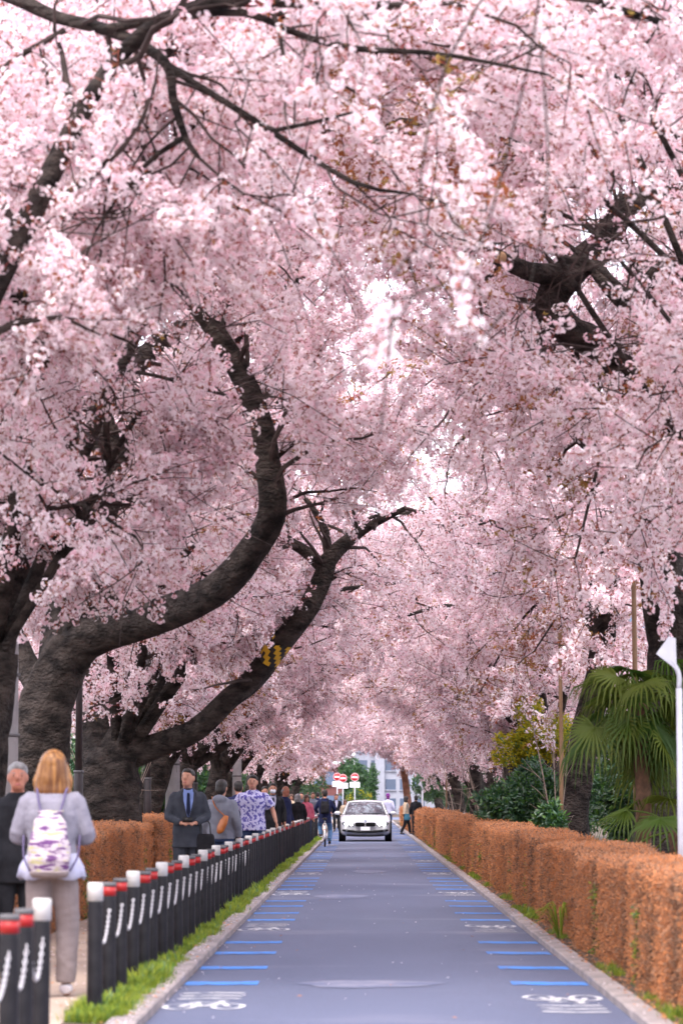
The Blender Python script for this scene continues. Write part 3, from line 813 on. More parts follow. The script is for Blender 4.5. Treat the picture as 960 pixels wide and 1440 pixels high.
traced_tree('slender dark cherry trunk between the green bush and the fan palm', [(808, 1234, 54, 54), (805, 1150, 54, 46), (815, 1060, 54, 42), (845, 930, 54, 38), (850, 855, 53.5, 34)],
            [[(850, 862, 53.5, 32), (838, 780, 53, 28), (800, 700, 52, 22), (740, 640, 51, 15), (660, 590, 50, 8)], [(850, 860, 53.5, 26), (880, 780, 54, 22), (900, 700, 54, 14)], [(848, 900, 54, 26), (800, 820, 55, 20), (720, 770, 56, 14), (640, 730, 56, 8)]], 1, 7, 16, RG, zr_=(5.2, 11.0))
traced_tree('black cherry trunk behind the yellow leaved shrub', [(722, 1206, 73, 42), (722, 1100, 73, 36), (735, 1010, 73, 33), (754, 955, 73, 29)],
            [[(754, 962, 73, 26), (742, 905, 72, 24), (700, 882, 71, 20), (655, 866, 70, 16), (620, 850, 69, 13), (575, 835, 68, 10), (525, 812, 68, 8), (500, 790, 68, 5)], [(752, 965, 73, 24), (770, 880, 74, 18), (760, 780, 74, 10)]], 1, 5, 17, RG)
traced_tree('straight grey cherry trunk, thicker of a close pair behind the hedge', [(697, 1191, 89, 27), (695, 1100, 89, 24), (690, 1040, 89, 21)], [[(690, 1045, 89, 18), (665, 960, 88, 16), (630, 905, 87, 13), (590, 850, 86, 8)]], 1, 6, 18, RG)
traced_tree('straight dark cherry trunk, thinner of a close pair behind the hedge', [(671, 1188, 92, 22), (670, 1100, 92, 19), (662, 1030, 92, 17)], [], 1, 5, 19, RG)
auto_tree('cherry tree filling the uppermost corner above the bent bough', 5.4, 30.5, 1, 24, 9, RG, zr_=(7.2, 10.2), reach=6.0, h=3.0, low=0, r=.13)
R0 = auto_tree('cherry tree overhanging the hedge beside the white post', 4.9, 24.5, 1, 23, 9, RG, zr_=(6.6, 9.0), reach=5.4, h=2.6, low=0, r=.14)
for i, y in enumerate((57, 67.5, 79, 91, 104, 118, 133, 150, 168)):
    auto_tree(('gnarled cherry trunk behind the grey hooded walker', 'dark cherry trunk behind the man in the patterned shirt', 'dark cherry trunk behind the masked man', 'dark cherry trunk behind the walkers in pink and black')[i] if y < 100 else 'distant cherry tree arching over the far lane', -4.35 - .15 * (i % 2), y, -1, 40 + i, 7, LG if y < 100 else FG, 1.0 + .0045 * (y - 50), .85 if y < 80 else .65, r=.34, twn=.9 if y < 80 else .75, zr_=(4.8, 7.2))
for i, y in enumerate((64, 81, 104, 117, 131, 147, 170)):
    auto_tree(('cherry trunk half hidden behind the yellow leaved shrub', 'cherry trunk just before the close pair behind the hedge')[i] if y < 100 else 'distant cherry tree arching over the far lane', 4.5 + .2 * (i % 2), y, 1, 60 + i, 7, RG if y < 100 else FG, 1.0 + .0045 * (y - 50), .85 if y < 80 else .65, r=.3, twn=.9 if y < 80 else .75, zr_=(4.8, 7.2))
traced_tree('far cherry tree with reddish bark and a black limb arched over the lane', [(577, 1168, 172, 12), (572, 1120, 172, 10), (566, 1075, 172, 9)], [[(566, 1080, 171, 6), (556, 1052, 170, 5), (540, 1035, 168, 4), (515, 1026, 166, 2.5)]], 1, 5, 80, None, 1.5, .8, bark='bark_red')
for i, (x, y) in enumerate(((-11, 56), (-11, 84), (-11, 125), (11, 50), (11, 74), (11, 105))):
    auto_tree('cherry tree in the second row behind the footpath trees' if x < 0 else 'cherry tree in the second row behind the hedge side trees', x, y, -1 if x < 0 else 1, 90 + i, 6, 'second row cherry trees', 1.5, .6, zr_=(3.2, 6.6), twn=.65)
# a limb of a tree beside the viewer hangs into the lane, loose pompoms close to the lens
NB = Tree('cherry_tree', 'cherry tree whose loose hanging sprigs show large and soft before the bent limb', RG, 77)
NB.hang_free = True
NB.trunk([(4.8, 11.5, -.05), (4.7, 11.6, 1.4), (4.4, 11.7, 2.7)], [.3, .26, .22])
for rows in ([(1500, 300, 11.8, 60), (1250, -250, 12.4, 26), (980, -360, 13, 14), (800, -160, 13, 5), (740, 100, 13, 3.5), (690, 300, 13, 3), (640, 420, 13, 2)], [(760, 60, 13, 4), (770, 250, 13, 3), (745, 400, 13, 2), (720, 480, 13, 1.5)], [(800, -160, 13, 5), (640, 60, 13.3, 4), (590, 260, 13.3, 3), (610, 380, 13.3, 2)]):
    p_, r_ = trace(rows)
    if rows[0][0] > 1000: p_[0] = np.array([4.4, 11.7, 2.6])
    NB.limb(p_, r_, .8, .86, n=6)
NB.foliate(.8, .32, .5, .9, lambda P, px, rs: (px[:, 0] < 540) | (px[:, 0] > 800) | (px[:, 1] > 500) | (rs.random(len(P)) < .94))
print('sprigs', N_SPRIG)
# ------------------------------------------------------------------ hedges
def hedge(label, x0, x1, y0, y1, h, seed, group, dens=260, size=1.0, lean=0.0):
    rs = np.random.default_rng(seed)
    t = empty('hedge', ((x0 + x1) / 2, y0, 0.02), 0, label, 'hedge', group)
    w = (x1 - x0) / 2; L = y1 - y0
    # core: a rounded, slightly wavy box of dark twigs
    ny = max(4, int(L / .5)); prof = [(-1, .0), (-1.0, .45), (-.98, .9), (-.85, .98), (0, 1.0), (.85, .98), (.98, .9), (1.0, .45), (1, .0)]
    ph = rs.uniform(0, 6, 3)
    def wave(y): return .03 * math.sin(y * .9 + ph[0]) + .02 * math.sin(y * 2.3 + ph[1])
    def hw(y): return 1 + .03 * math.sin(y * .7 + ph[2]) + .02 * math.sin(y * 1.9 + ph[1])
    V = []; inset = .05
    for i in range(ny + 1):
        y = inset + (L - 2 * inset) * i / ny
        for a, b in prof: V.append((a * (w - inset) + wave(y), y, b * (h - inset) * hw(y)))
    k = len(prof)
    F = [(i * k + j, i * k + j + 1, (i + 1) * k + j + 1, (i + 1) * k + j) for i in range(ny) for j in range(k - 1)]
    F += [tuple(range(k - 1, -1, -1)), tuple(ny * k + j for j in range(k))]
    MB().add(V, F).build('twig_core', M['hedge_core'], t, False)
    # clipped leaves over the core
    area = [h * L, h * L, 2 * w * L, 2 * w * h]; pts = []; dirs = []
    for face, ar in enumerate(area):
        n = int(ar * dens * 1.25 * (1.0 if face != 2 else 1.3)); u = rs.random(n); v = rs.random(n)
        e = rs.normal(size=n) * .018 - .02
        if face < 2:
            sg = -1 if face == 0 else 1
            y = u * L; z = v * h * np.array([hw(q) for q in y]); x = sg * (w + e) + np.array([wave(q) for q in y]); d = np.stack([np.full(n, sg * .35), rs.normal(size=n) * .3, np.full(n, 1.0)], 1)
        elif face == 2:
            y = u * L; x = (v * 2 - 1) * w + np.array([wave(q) for q in y]); z = h * np.array([hw(q) for q in y]) + e; d = np.stack([rs.normal(size=n) * .4, rs.normal(size=n) * .4, np.ones(n)], 1)
        else:
            y = np.where(rs.random(n) < .5, -e, L + e); x = (u * 2 - 1) * w; z = v * h; d = np.stack([rs.normal(size=n) * .3, np.sign(y - L / 2) * .4, np.ones(n)], 1)
        pts.append(np.stack([x, y, z], 1)); dirs.append(d)
    P = np.vstack(pts); D = np.vstack(dirs)
    gap = np.sin(P[:, 1] * 2.7 + ph[0]) + np.sin(P[:, 1] * 7.1 + P[:, 2] * 2 + ph[1]) + rs.normal(size=len(P)) * .5
    keep = (gap > -1.9)
    P, D, gap = P[keep], D[keep], gap[keep]
    grn = (np.sin(P[:, 1] * 1.3 + ph[2]) + np.sin(P[:, 1] * 3.1) > 1.6) & (P[:, 2] < h * .7) & (rs.random(len(P)) < .25)
    pick = np.where(grn, 4, np.where((gap < -.9) | (rs.random(len(P)) < .12), 3, rs.integers(0, 3, len(P))))
    scatter('foliage', P, turn_along(D), size * rs.uniform(.7, 1.25, len(P)), pick, G_HEDGE, [M['hedge_leaf'], M['hedge_leaf2'], M['green_leaf'], M['grass']], t)
    return t
HX0, HX1 = 2.12, 2.78
HR = 'clipped russet hedges beside the lane'
hedge('clipped russet hedge in front of the fan palm and white post', HX0, HX1 + .1, 11.5, 34.6, .90, 1, HR, 640, .72)
hedge('clipped russet hedge in front of the round green bush', HX0 + .02, HX1, 35.2, 52.0, .95, 2, HR, 420, .85)
hedge('clipped russet hedge in front of the paired grey trunks', HX0 - .02, HX1, 52.5, 84, .96, 3, HR, 210, 1.1)
hedge('clipped russet hedge ending beside the dark clothed couple', HX0, HX1, 84.5, 113.5, .97, 4, HR, 100, 1.7)
hedge('short russet hedge beyond the dark clothed couple', HX0 - .02, HX1 + .1, 121, 160, .95, 5, HR, 60, 2.0)
HL = 'clipped russet hedges behind the footpath'
hedge('clipped russet hedge behind the blond woman', -4.0, -3.38, 15.5, 45.5, 1.03, 6, HL, 480, .75)
hedge('clipped russet hedge at the elbow of the man in the dark suit', -4.0, -3.36, 47.0, 58.0, 1.08, 7, HL, 320, .9)
hedge('clipped russet hedge running on behind the walkers', -4.0, -3.4, 60.0, 110.0, 1.0, 8, HL, 80, 1.7)

# ------------------------------------------------------------------ grass strip, weeds and fallen litter
def tuft_mesh(seed, n, h, w, mats):
    rs = np.random.default_rng(seed); mb = MB()
    for k in range(n):
        b = np.array([rs.normal() * .03, rs.normal() * .03, 0]); a = rs.uniform(0, 2 * PI); lean = rs.uniform(.1, .8); q = h * rs.uniform(.5, 1.2)
        d = np.array([math.cos(a) * lean, math.sin(a) * lean, 1.0]); s_ = np.array([-math.sin(a), math.cos(a), 0]) * w
        m1 = b + d * q * .55; tip = b + d * q * .9 + np.array([math.cos(a), math.sin(a), -.2]) * q * .3 * lean
        mb.add([b - s_, b + s_, m1 + s_ * .8, m1 - s_ * .8, tip], [(0, 1, 2, 3), (3, 2, 4)], int(rs.random() < .25))
    return mb.mesh('grass_tuft', mats, False)
# tufts lie along +X in scatter space, so build them upright and turn them by -90 degrees
TUFTS = []
for i in range(4):
    TUFTS.append(tuft_mesh(400 + i, 34, .075 if i < 3 else .10, .0025 if i < 3 else .005, [M['grass'], M['green_leaf']]))
G_GRASS = scatter_group('grass_scatter', TUFTS)
n = 5200
gy_ = 18.3 + 88 * RNG.random(n) ** 1.5
gx_ = RNG.uniform(-1.88, -1.6, n) + np.where(RNG.random(n) < .12, .05, 0)
clump = 1.2 * np.sin(gy_ * .9) + np.sin(gy_ * 2.3 + 1) + np.sin(gy_ * .31 + 2)
keep = (clump > -.5) | (RNG.random(n) < .2)
gx_, gy_, clump = gx_[keep], gy_[keep], clump[keep]
P = np.stack([gx_, gy_, np.full(len(gx_), .035)], 1)
tag(scatter('grass', P, np.stack([np.zeros(len(P)), np.zeros(len(P)), RNG.uniform(0, 6.28, len(P))], 1), RNG.uniform(.6, 1.25, len(P)) * (1 + .25 * np.clip(clump, 0, 2)), RNG.integers(0, 4, len(P)), G_GRASS, [M['grass'], M['green_leaf']]), 'bright green grass growing along the foot of the bollards', 'grass', kind='stuff')
n = 700
wy = 13 + 80 * RNG.random(n) ** 1.4
P = np.stack([RNG.normal(2.03, .05, n), wy, np.full(n, .04)], 1)
keep = np.sin(wy * 1.1) + np.sin(wy * .37 + 1) + RNG.normal(size=n) * .4 > .5
P = P[keep]
tag(scatter('weed', P, np.stack([np.zeros(len(P)), np.zeros(len(P)), RNG.uniform(0, 6.28, len(P))], 1), RNG.uniform(.5, 1.1, len(P)), RNG.integers(0, 4, len(P)), G_GRASS, [M['grass'], M['green_leaf']]), 'low weeds at the foot of the russet hedge', 'weed', kind='stuff')
# leaf litter and fallen petals
LIT = []
for i, m in enumerate((M['hedge_leaf'], M['hedge_leaf2'], M['petal'])):
    mb = MB(); r = .02 if i < 2 else .012
    mb.add([(-r, 0, .003), (0, -r * .5, .006), (r, 0, .004), (0, r * .5, .008)], [(0, 1, 2, 3)]); LIT.append(mb.mesh('litter', m, False))
G_LIT = scatter_group('litter_scatter', LIT)
n = 6500
ly = 13 + 70 * RNG.random(n) ** 1.7; side = RNG.random(n)
lx = np.where(side < .55, RNG.normal(2.02, .09, n), np.where(side < .68, RNG.normal(-1.52, .08, n), np.where(side < .97, RNG.uniform(-3.25, -1.95, n), RNG.uniform(-1.4, 1.75, n))))
lz = np.where(lx > 1.93, .04, np.where(lx > ROAD_R, .068, np.where(lx > ROAD_L, .016, np.where(lx > -1.61, .075, np.where(lx > -1.9, .045, .058)))))
pk = np.where((lx > 1.85), RNG.integers(0, 2, n), np.where(RNG.random(n) < .8, 2, 0))
tag(scatter('leaf_litter', np.stack([lx, ly, lz], 1), np.stack([RNG.normal(size=n) * .2, RNG.normal(size=n) * .2, RNG.uniform(0, 6.28, n)], 1), RNG.uniform(.6, 1.3, n), pk, G_LIT, [M['hedge_leaf'], M['hedge_leaf2'], M['petal']]), 'fallen petals and brown leaf litter along the kerbs', 'litter', kind='stuff')

# bright strap-leaved plant at the kerb, each leaf its own piece
t = empty('strap_leaf_plant', (2.02, 29.6, .035), 0, 'bright yellow green strap leaved plant at the kerb by the hedge', 'plant')
for k in range(22):
    a = RNG.uniform(0, 2 * PI) if k % 3 else RNG.uniform(PI * .7, PI * 1.3)
    L = RNG.uniform(.22, .42); out = RNG.uniform(.12, .34); d = np.array([math.cos(a), math.sin(a) * .6, 0]); s_ = np.array([-d[1], d[0], 0]) * .014
    if d[0] > .2: d[0] *= .3
    p0 = d * .03; p1 = d * out * .5 + np.array([0, 0, L * .8]); p2 = d * out + np.array([0, 0, L * .85]); p3 = d * out * 1.5 + np.array([0, 0, L * .55])
    q = catmull([p0, p1, p2, p3], 7); w = [.7, 1, 1.1, 1, .8, .5, .05]
    V = np.vstack([[c - s_ * f, c + s_ * f] for c, f in zip(q, w)])
    MB().add(V, [(2 * i, 2 * i + 1, 2 * i + 3, 2 * i + 2) for i in range(6)]).build('leaf', M['grass'], t)

# ------------------------------------------------------------------ shrubs behind the hedges
def bush(name, label, c, r, n, picks, seed, group=None, stems=5, size=1.0, cat='bush', lobes=9, low=.3):
    rs = np.random.default_rng(seed); base = np.array([c[0], c[1], 0.0]); t = empty(name, base, 0, label, cat, group)
    c = np.array(c, float); r = np.array(r, float)
    LB = [c + rs.normal(size=3) * r * .42 for _ in range(lobes)]; LR = [rs.uniform(.38, .62) for _ in range(lobes)]
    mb = MB()
    for k in range(stems):
        tgt = LB[k % lobes] - base
        mb.tube(catmull([(rs.normal() * .06, rs.normal() * .06, 0), tgt * .5 + rs.normal(size=3) * .06, tgt], 8), [.03, .012], 6)
    mb.build('stem', M['twig'], t)
    P = []
    for b, q in zip(LB, LR):
        d = rs.normal(size=(n // lobes, 3)); d /= np.linalg.norm(d, axis=1)[:, None]
        P.append(b + d * r * q * (rs.random((n // lobes, 1)) ** .35))
    P = np.vstack(P); P = P[P[:, 2] > low]
    scatter('foliage', P - base, turn_along(P - c + rs.normal(size=P.shape) * .2), size * rs.uniform(.7, 1.25, len(P)), rs.choice(picks, len(P)), G_BUSH, [M['dark_leaf'], M['green_leaf'], M['yellow_leaf']], t)
    return t
bush('evergreen_bush', 'round glossy green bush behind the hedge', (3.45, 56.5, 1.25), (.72, .7, 1.05), 1500, [0, 1, 2], 1)
bush('evergreen_bush', 'small glossy green bush at the foot of the slender trunk', (3.30, 49.5, .85), (.2, .3, .42), 300, [0, 1, 2], 2)
bush('yellow_shrub', 'tall thin shrub with yellow green leaves above the green bush', (3.55, 60.5, 2.75), (.62, .6, .75), 520, [3, 4], 3, None, 6, .8, 'shrub')
bush('yellow_shrub', 'sparse sprig of yellow leaves climbing the black trunk', (3.7, 66.0, 3.6), (.3, .4, .55), 160, [3, 4], 4, None, 4, .8, 'shrub')
DG = 'dark evergreen shrubs deep behind the trees'
for i, (x, y, w, h) in enumerate(((-7.6, 46, 1.4, 1.5), (-8.2, 56, 1.8, 1.9), (-7.4, 66, 1.6, 1.4), (-7.8, 78, 2, 2.0), (-7.2, 92, 2, 1.7), (-7.5, 108, 2.2, 2), (-7, 128, 2.4, 2), (-6.6, 150, 2.6, 2.2), (-6.2, 175, 2.8, 2.4), (-5.4, 196, 2.4, 2.6),
                              (7.2, 44, 1.5, 1.4), (7.6, 54, 1.7, 1.6), (7.0, 66, 1.8, 1.5), (7.2, 80, 2, 1.8), (6.8, 96, 2, 1.6), (6.8, 114, 2.2, 2), (6.6, 134, 2.4, 2), (6.4, 156, 2.6, 2), (6.0, 182, 2.6, 2.2))):
    bush('dark_shrub', 'dark evergreen shrub filling the gap behind the footpath trees' if x < 0 else 'dark evergreen shrub filling the gap behind the hedge side trees', (x, y, h * .85), (w, w * 1.6, h), 900, [0, 1, 2], 20 + i, DG, 5, 1.7, 'shrub', low=.1)

# bare, twiggy saplings behind the hedge
def sapling(label, X, Y, h, k, seed, spread=.5):
    rs = np.random.default_rng(seed); t = empty('bare_sapling', (X, Y, 0), 0, label, 'sapling', 'bare saplings')
    for i in range(k):
        mb = MB(); a = rs.uniform(0, 2 * PI); hh = h * rs.uniform(.7, 1.05)
        P = catmull([(rs.normal() * .05, rs.normal() * .05, 0), (math.cos(a) * spread * .3, math.sin(a) * spread * .3, hh * .4), (math.cos(a) * spread, math.sin(a) * spread, hh)], 9)
        mb.tube(P, [.022, .012, .004], 6)
        for j in range(9):
            q = P[rs.integers(3, 9)]; d = rs.normal(size=3) * .6 + np.array([math.cos(a) * .5, math.sin(a) * .5, .9]); d /= np.linalg.norm(d); L = rs.uniform(.3, .8)
            mb.tube([q, q + d * L * .5 + rs.normal(size=3) * .03, q + d * L], [.007, .002], 4)
        mb.build('stem', M['twig_pale'], t)
sapling('bare twiggy sapling between the hedge and the paired trunks', 3.3, 78, 3.4, 5, 1, .8)
sapling('bare twiggy sapling tied beside the tan stake', 3.5, 52.0, 3.6, 4, 2, .6)
sapling('bare pale stems leaning out by the squat stone marker', 3.35, 66, 2.9, 5, 3, 1.0)
sapling('bare pale twigs under the footpath trees by the utility pole', -4.6, 52, 2.7, 6, 4, .9)
sapling('bare twigs behind the long far hedge near the white post', 3.2, 98, 3.3, 5, 5, .8)

# ------------------------------------------------------------------ fan palms
def fan_palm(label, X, Y, h, nf, seed, L=.62):
    rs = np.random.default_rng(seed); t = empty('fan_palm', (X, Y, 0), 0, label, 'palm')
    MB().tube(catmull([(0, 0, 0), (.03, 0, h * .5), (0, .02, h)], 12), [.11, .09, .1], 14, wob=.08).build('trunk', M['hedge_core'], t)
    for k in range(nf):
        a = 2 * PI * k / nf * 2.4 + rs.uniform(-.3, .3); el = 1.2 - 2.6 * (k / nf) + rs.uniform(-.3, .3)
        d = np.array([math.cos(a) * math.cos(el), math.sin(a) * math.cos(el), math.sin(el)])
        hz = np.array([math.cos(a), math.sin(a), 0]); pl = rs.uniform(.3, .75)
        base = np.array([0, 0, h]); hub = base + d * pl + np.array([0, 0, -.12 * pl])
        fd = d * .8 + np.array([0, 0, -.75]); fd /= np.linalg.norm(fd)
        sd = np.cross(fd, [0, 0, 1.]); sd /= np.linalg.norm(sd) + 1e-9; up = np.cross(sd, fd); ro = rs.uniform(-.8, .8); sd, up = sd * math.cos(ro) + up * math.sin(ro), up * math.cos(ro) - sd * math.sin(ro)
        mb = MB().tube(catmull([base, base + d * pl * .5 + np.array([0, 0, .03]), hub], 6), [.014, .009], 5)
        nl = 22; tw_ = rs.uniform(-.7, .7)
        for j in range(nl):
            b = (j / (nl - 1) - .5) * PI * 1.25; ld = fd * math.cos(b) + sd * math.sin(b) + up * (.18 * math.cos(2 * b)); ld /= np.linalg.norm(ld)
            ll = L * (1 - .25 * abs(b) / 2) * rs.uniform(.9, 1.08); wv = np.cross(ld, up); wv /= np.linalg.norm(wv) + 1e-9
            droop = np.array([0, 0, -1.0]) * ll
            pts = [hub, hub + ld * ll * .35, hub + ld * ll * .7 + droop * .06, hub + ld * ll * .9 + droop * rs.uniform(.3, .55)]; wd = [.004, .016, .012, .002]
            V = []
            for p, w in zip(pts, wd): V += [p - wv * w + up * w * .7, p, p + wv * w + up * w * .7]
            F = []
            for i in range(3): F += [(3 * i, 3 * i + 1, 3 * i + 4, 3 * i + 3), (3 * i + 1, 3 * i + 2, 3 * i + 5, 3 * i + 4)]
            mb.add(V, F)
        mb.build('frond', M['palm'], t)
fan_palm('large fan palm with drooping fronds behind the near hedge', 3.28, 34.0, 2.6, 40, 3, .55)
fan_palm('low fan palm at the foot of the snaking cherry trunk', 3.62, 33.2, 1.1, 11, 5, .55)

# hazard tape round the forked limb
M['tape'] = mat('tape', (0.62, 0.36, 0.02), 0.5)
M['tape_black'] = mat('tape_black', (0.02, 0.018, 0.015), 0.5)
q = catmull([pix(378, 926, 44.6), pix(388, 911, 44.45), pix(399, 898, 44.35)], 7)
mb = MB().tube(q, .186, 22, False)
for i, f in enumerate(mb.f):
    r_i, c_i = divmod(i, 22); mb.m[i] = 1 if (c_i + r_i) % 4 < 2 else 0
tp = mb.build('hazard_tape', [M['tape'], M['tape_black']])
tag(tp, 'yellow and black hazard tape wound round the forked cherry limb', 'tape')

# ------------------------------------------------------------------ end of the lane: signs, topiary, buildings
M['sign_red'] = mat('sign_red', (0.62, 0.02, 0.025), 0.45, (0.5, 0.015, 0.02), 10)
M['sign_white'] = mat('sign_white', (0.78, 0.78, 0.8), 0.5)
M['sign_post'] = mat('sign_post', (0.45, 0.45, 0.48), 0.5)
M['ink'] = mat('ink', (0.05, 0.05, 0.12), 0.6)
def no_entry(px_, py_, d, lab):
    c = pix(px_, py_, d); t = empty('no_entry_sign', (c[0], d, 0), 0, lab, 'sign', 'no entry signs at the end of the lane')
    MB().loft([(0, .05, 0, .04, .04), (0, .05, c[2] + .3, .04, .04)], 10).build('post', M['sign_post'], t)
    p = MB().disc((0, 0, c[2]), .31, .02, 32).build('disc', M['sign_red'], t)
    MB().torus((0, -.012, c[2]), .288, .012, 32, 5, 'y').build('rim', M['sign_white'], p)
    MB().box((0, -.016, c[2]), (.42, .012, .10)).build('bar', M['sign_white'], p, False)
    pl = MB().box((0, 0, c[2] - .55), (.74, .02, .40)).build('plate', M['sign_white'], t, False)
    for dz, w in ((.09, .5), (-.03, .56), (-.12, .3)):
        MB().box((0, -.014, c[2] - .55 + dz), (w, .006, .035)).build('text_line', M['ink'], pl, False)
no_entry(498.7, 1093, 212, 'no entry sign with white plate against the green topiary tree')
no_entry(482, 1094.5, 214, 'no entry sign nearer the topiary of the overlapping pair')
no_entry(474, 1092.5, 219, 'no entry sign farther from the topiary of the overlapping pair')
bush('topiary_tree', 'tall clipped green topiary tree behind the no entry sign', (-1.1, 262, 2.6), (1.45, 1.2, 2.5), 1500, [0, 1, 2], 70, None, 3, 1.6, 'tree', 12)
bush('topiary_tree', 'narrow clipped green topiary tree next to the white building', (0.6, 266, 2.4), (.6, .8, 2.3), 700, [0, 1, 2], 71, None, 3, 1.6, 'tree', 10)
bush('topiary_bush', 'low round clipped bush in front of the topiary trees', (-.3, 250, 1.6), (1.0, .9, .8), 700, [0, 3, 1], 72, None, 3, 1.4, 'bush', 8)
M['facade'] = mat('facade', (0.42, 0.44, 0.52), 0.6, (0.36, 0.38, 0.46), 2)
M['facade_grey'] = mat('facade_grey', (0.20, 0.19, 0.21), 0.7, (0.15, 0.14, 0.16), 2)
M['facade_red'] = mat('facade_red', (0.16, 0.055, 0.05), 0.7, (0.12, 0.045, 0.045), 2)
M['window'] = mat('window', (0.10, 0.14, 0.22), 0.15, spec=0.8)
def building(label, x0, x1, y, h, m, floors, cols, pier=None, depth=14):
    t = empty('building', ((x0 + x1) / 2, y, -.03), 0, label, 'building'); W = x1 - x0
    MB().box((0, depth / 2, h / 2), (W, depth, h)).build('wall', m, t, False)
    MB().box((0, depth / 2 - .2, h + .15), (W + .4, depth + .4, .3)).build('roof_edge', m, t, False)
    fh = h / floors; cw = W / cols
    for i in range(floors):
        for j in range(cols):
            x = -W / 2 + cw * (j + .5)
            w = MB().box((x, -.03, fh * (i + .55)), (cw * .72, .06, fh * .55)).build('window', M['window'], t, False)
            MB().box((x, -.085, fh * (i + .55) - fh * .3), (cw * .8, .17, .1)).build('sill', m, w, False)
    if pier:
        for a in pier: MB().box((a, -.3, h / 2), (1.0, .6, h)).build('pier', M['facade'], t, False)
building('pale office building with a white pier at the end of the lane', -1.0, 11.0, 300, 24, M['facade'], 12, 8, (-3.4, 2.0))
building('dark red fronted low shop building beyond the no entry signs', -6.2, -1.6, 275, 4.6, M['facade_red'], 2, 4)
building('grey office building beyond the no entry signs', -20.0, -6.3, 285, 22, M['facade_grey'], 9, 7)
building('grey apartment block hidden behind the right hand trees', 12, 34, 290, 26, M['facade_grey'], 10, 9)
# ------------------------------------------------------------------ people
def fabric(name, c, c2=None, rough=.85, scale=9, bump=.25):
    return mat(name, c, rough, c2 or tuple(v * .8 for v in c), scale, bump, 22, 4, spec=.2, dist=.02)
M['skin'] = mat('skin', (0.48, 0.25, 0.17), 0.55, (0.42, 0.20, 0.135), 12, spec=.3)
M['skin_red'] = mat('skin_red', (0.42, 0.18, 0.12), 0.55, (0.36, 0.14, 0.09), 12, spec=.3)
M['lip'] = mat('lip', (0.36, 0.11, 0.10), .5)
M['eye'] = mat('eye', (0.02, 0.015, 0.012), .3)
M['hair_black'] = mat('hair_black', (0.010, 0.008, 0.008), .5, (0.03, 0.024, 0.02), 40, .6, 60, stretch=(1, 1, .1))
M['hair_grey'] = mat('hair_grey', (0.16, 0.15, 0.15), .6, (0.30, 0.29, 0.29), 40, .6, 60, stretch=(1, 1, .15))
M['hair_brown'] = mat('hair_brown', (0.06, 0.03, 0.018), .5, (0.11, 0.05, 0.03), 40, .6, 60, stretch=(1, 1, .1))
M['hair_blond'] = mat('hair_blond', (0.10, 0.035, 0.009), .45, (0.30, 0.135, 0.036), 38, .7, 50, 5, stretch=(1, 1, .06), ramp=(.38, .62))
M['mask'] = mat('mask', (0.70, 0.72, 0.78), .8)
M['black_cloth'] = fabric('black_cloth', (0.010, 0.010, 0.013), (0.018, 0.018, 0.022))
M['charcoal'] = fabric('charcoal', (0.030, 0.034, 0.046), (0.045, 0.05, 0.064))
M['navy'] = fabric('navy', (0.012, 0.016, 0.055), (0.02, 0.026, 0.075))
M['grey_knit'] = fabric('grey_knit', (0.235, 0.225, 0.27), (0.20, 0.19, 0.235), bump=.4)
M['hood_grey'] = fabric('hood_grey', (0.18, 0.19, 0.225), (0.15, 0.155, 0.19), bump=.4)
M['white_cloth'] = fabric('white_cloth', (0.45, 0.45, 0.58), (0.38, 0.38, 0.52))
M['beige'] = fabric('beige', (0.25, 0.205, 0.205), (0.21, 0.17, 0.17), bump=.5)
M['blue_shirt'] = fabric('blue_shirt', (0.22, 0.30, 0.62))
M['tie'] = fabric('tie', (0.012, 0.016, 0.04))
M['jeans'] = fabric('jeans', (0.12, 0.24, 0.42), (0.09, 0.18, 0.34))
M['jeans_dark'] = fabric('jeans_dark', (0.03, 0.05, 0.11))
M['pink_coat'] = fabric('pink_coat', (0.55, 0.13, 0.19), (0.45, 0.09, 0.14))
M['cream'] = fabric('cream', (0.58, 0.45, 0.32))
M['teal'] = fabric('teal', (0.05, 0.16, 0.24))
M['purple'] = fabric('purple', (0.16, 0.03, 0.20))
M['leather'] = mat('leather', (0.42, 0.13, 0.025), .5, (0.30, 0.085, 0.018), 12, .3, 40)
M['shoe_black'] = mat('shoe_black', (0.012, 0.01, 0.01), .4)
M['shoe_white'] = mat('shoe_white', (0.58, 0.55, 0.58), .6, (0.42, 0.38, 0.42), 22)
M['sole'] = mat('sole', (0.30, 0.26, 0.10), .8)
M['cord'] = mat('cord', (0.10, 0.08, 0.16), .8)
def pattern_mat(name, base, ink, scale, thr, stretch=(1, 1, 1), ink2=None):
    m = mat(name, base, .85, ink, scale, .3, 25, 3, stretch=stretch, ramp=(thr, thr + .05), spec=.2)
    if ink2:
        cr = [n for n in m.node_tree.nodes if n.type == 'VALTORGB'][0].color_ramp
        e = cr.elements.new(max(0, thr - .16)); e.color = (*ink2, 1); e2 = cr.elements.new(max(0, thr - .13)); e2.color = (*base, 1)
    return m
M['floral'] = pattern_mat('floral', (0.46, 0.44, 0.62), (0.10, 0.085, 0.30), 19, .50)
M['print'] = pattern_mat('print', (0.42, 0.36, 0.40), (0.12, 0.05, 0.15), 11, .54, (1, 1, 4), (0.40, 0.37, 0.20))

def rotz(p, a):
    c, s_ = math.cos(a), math.sin(a); return np.array([p[0] * c - p[1] * s_, p[0] * s_ + p[1] * c, p[2]])

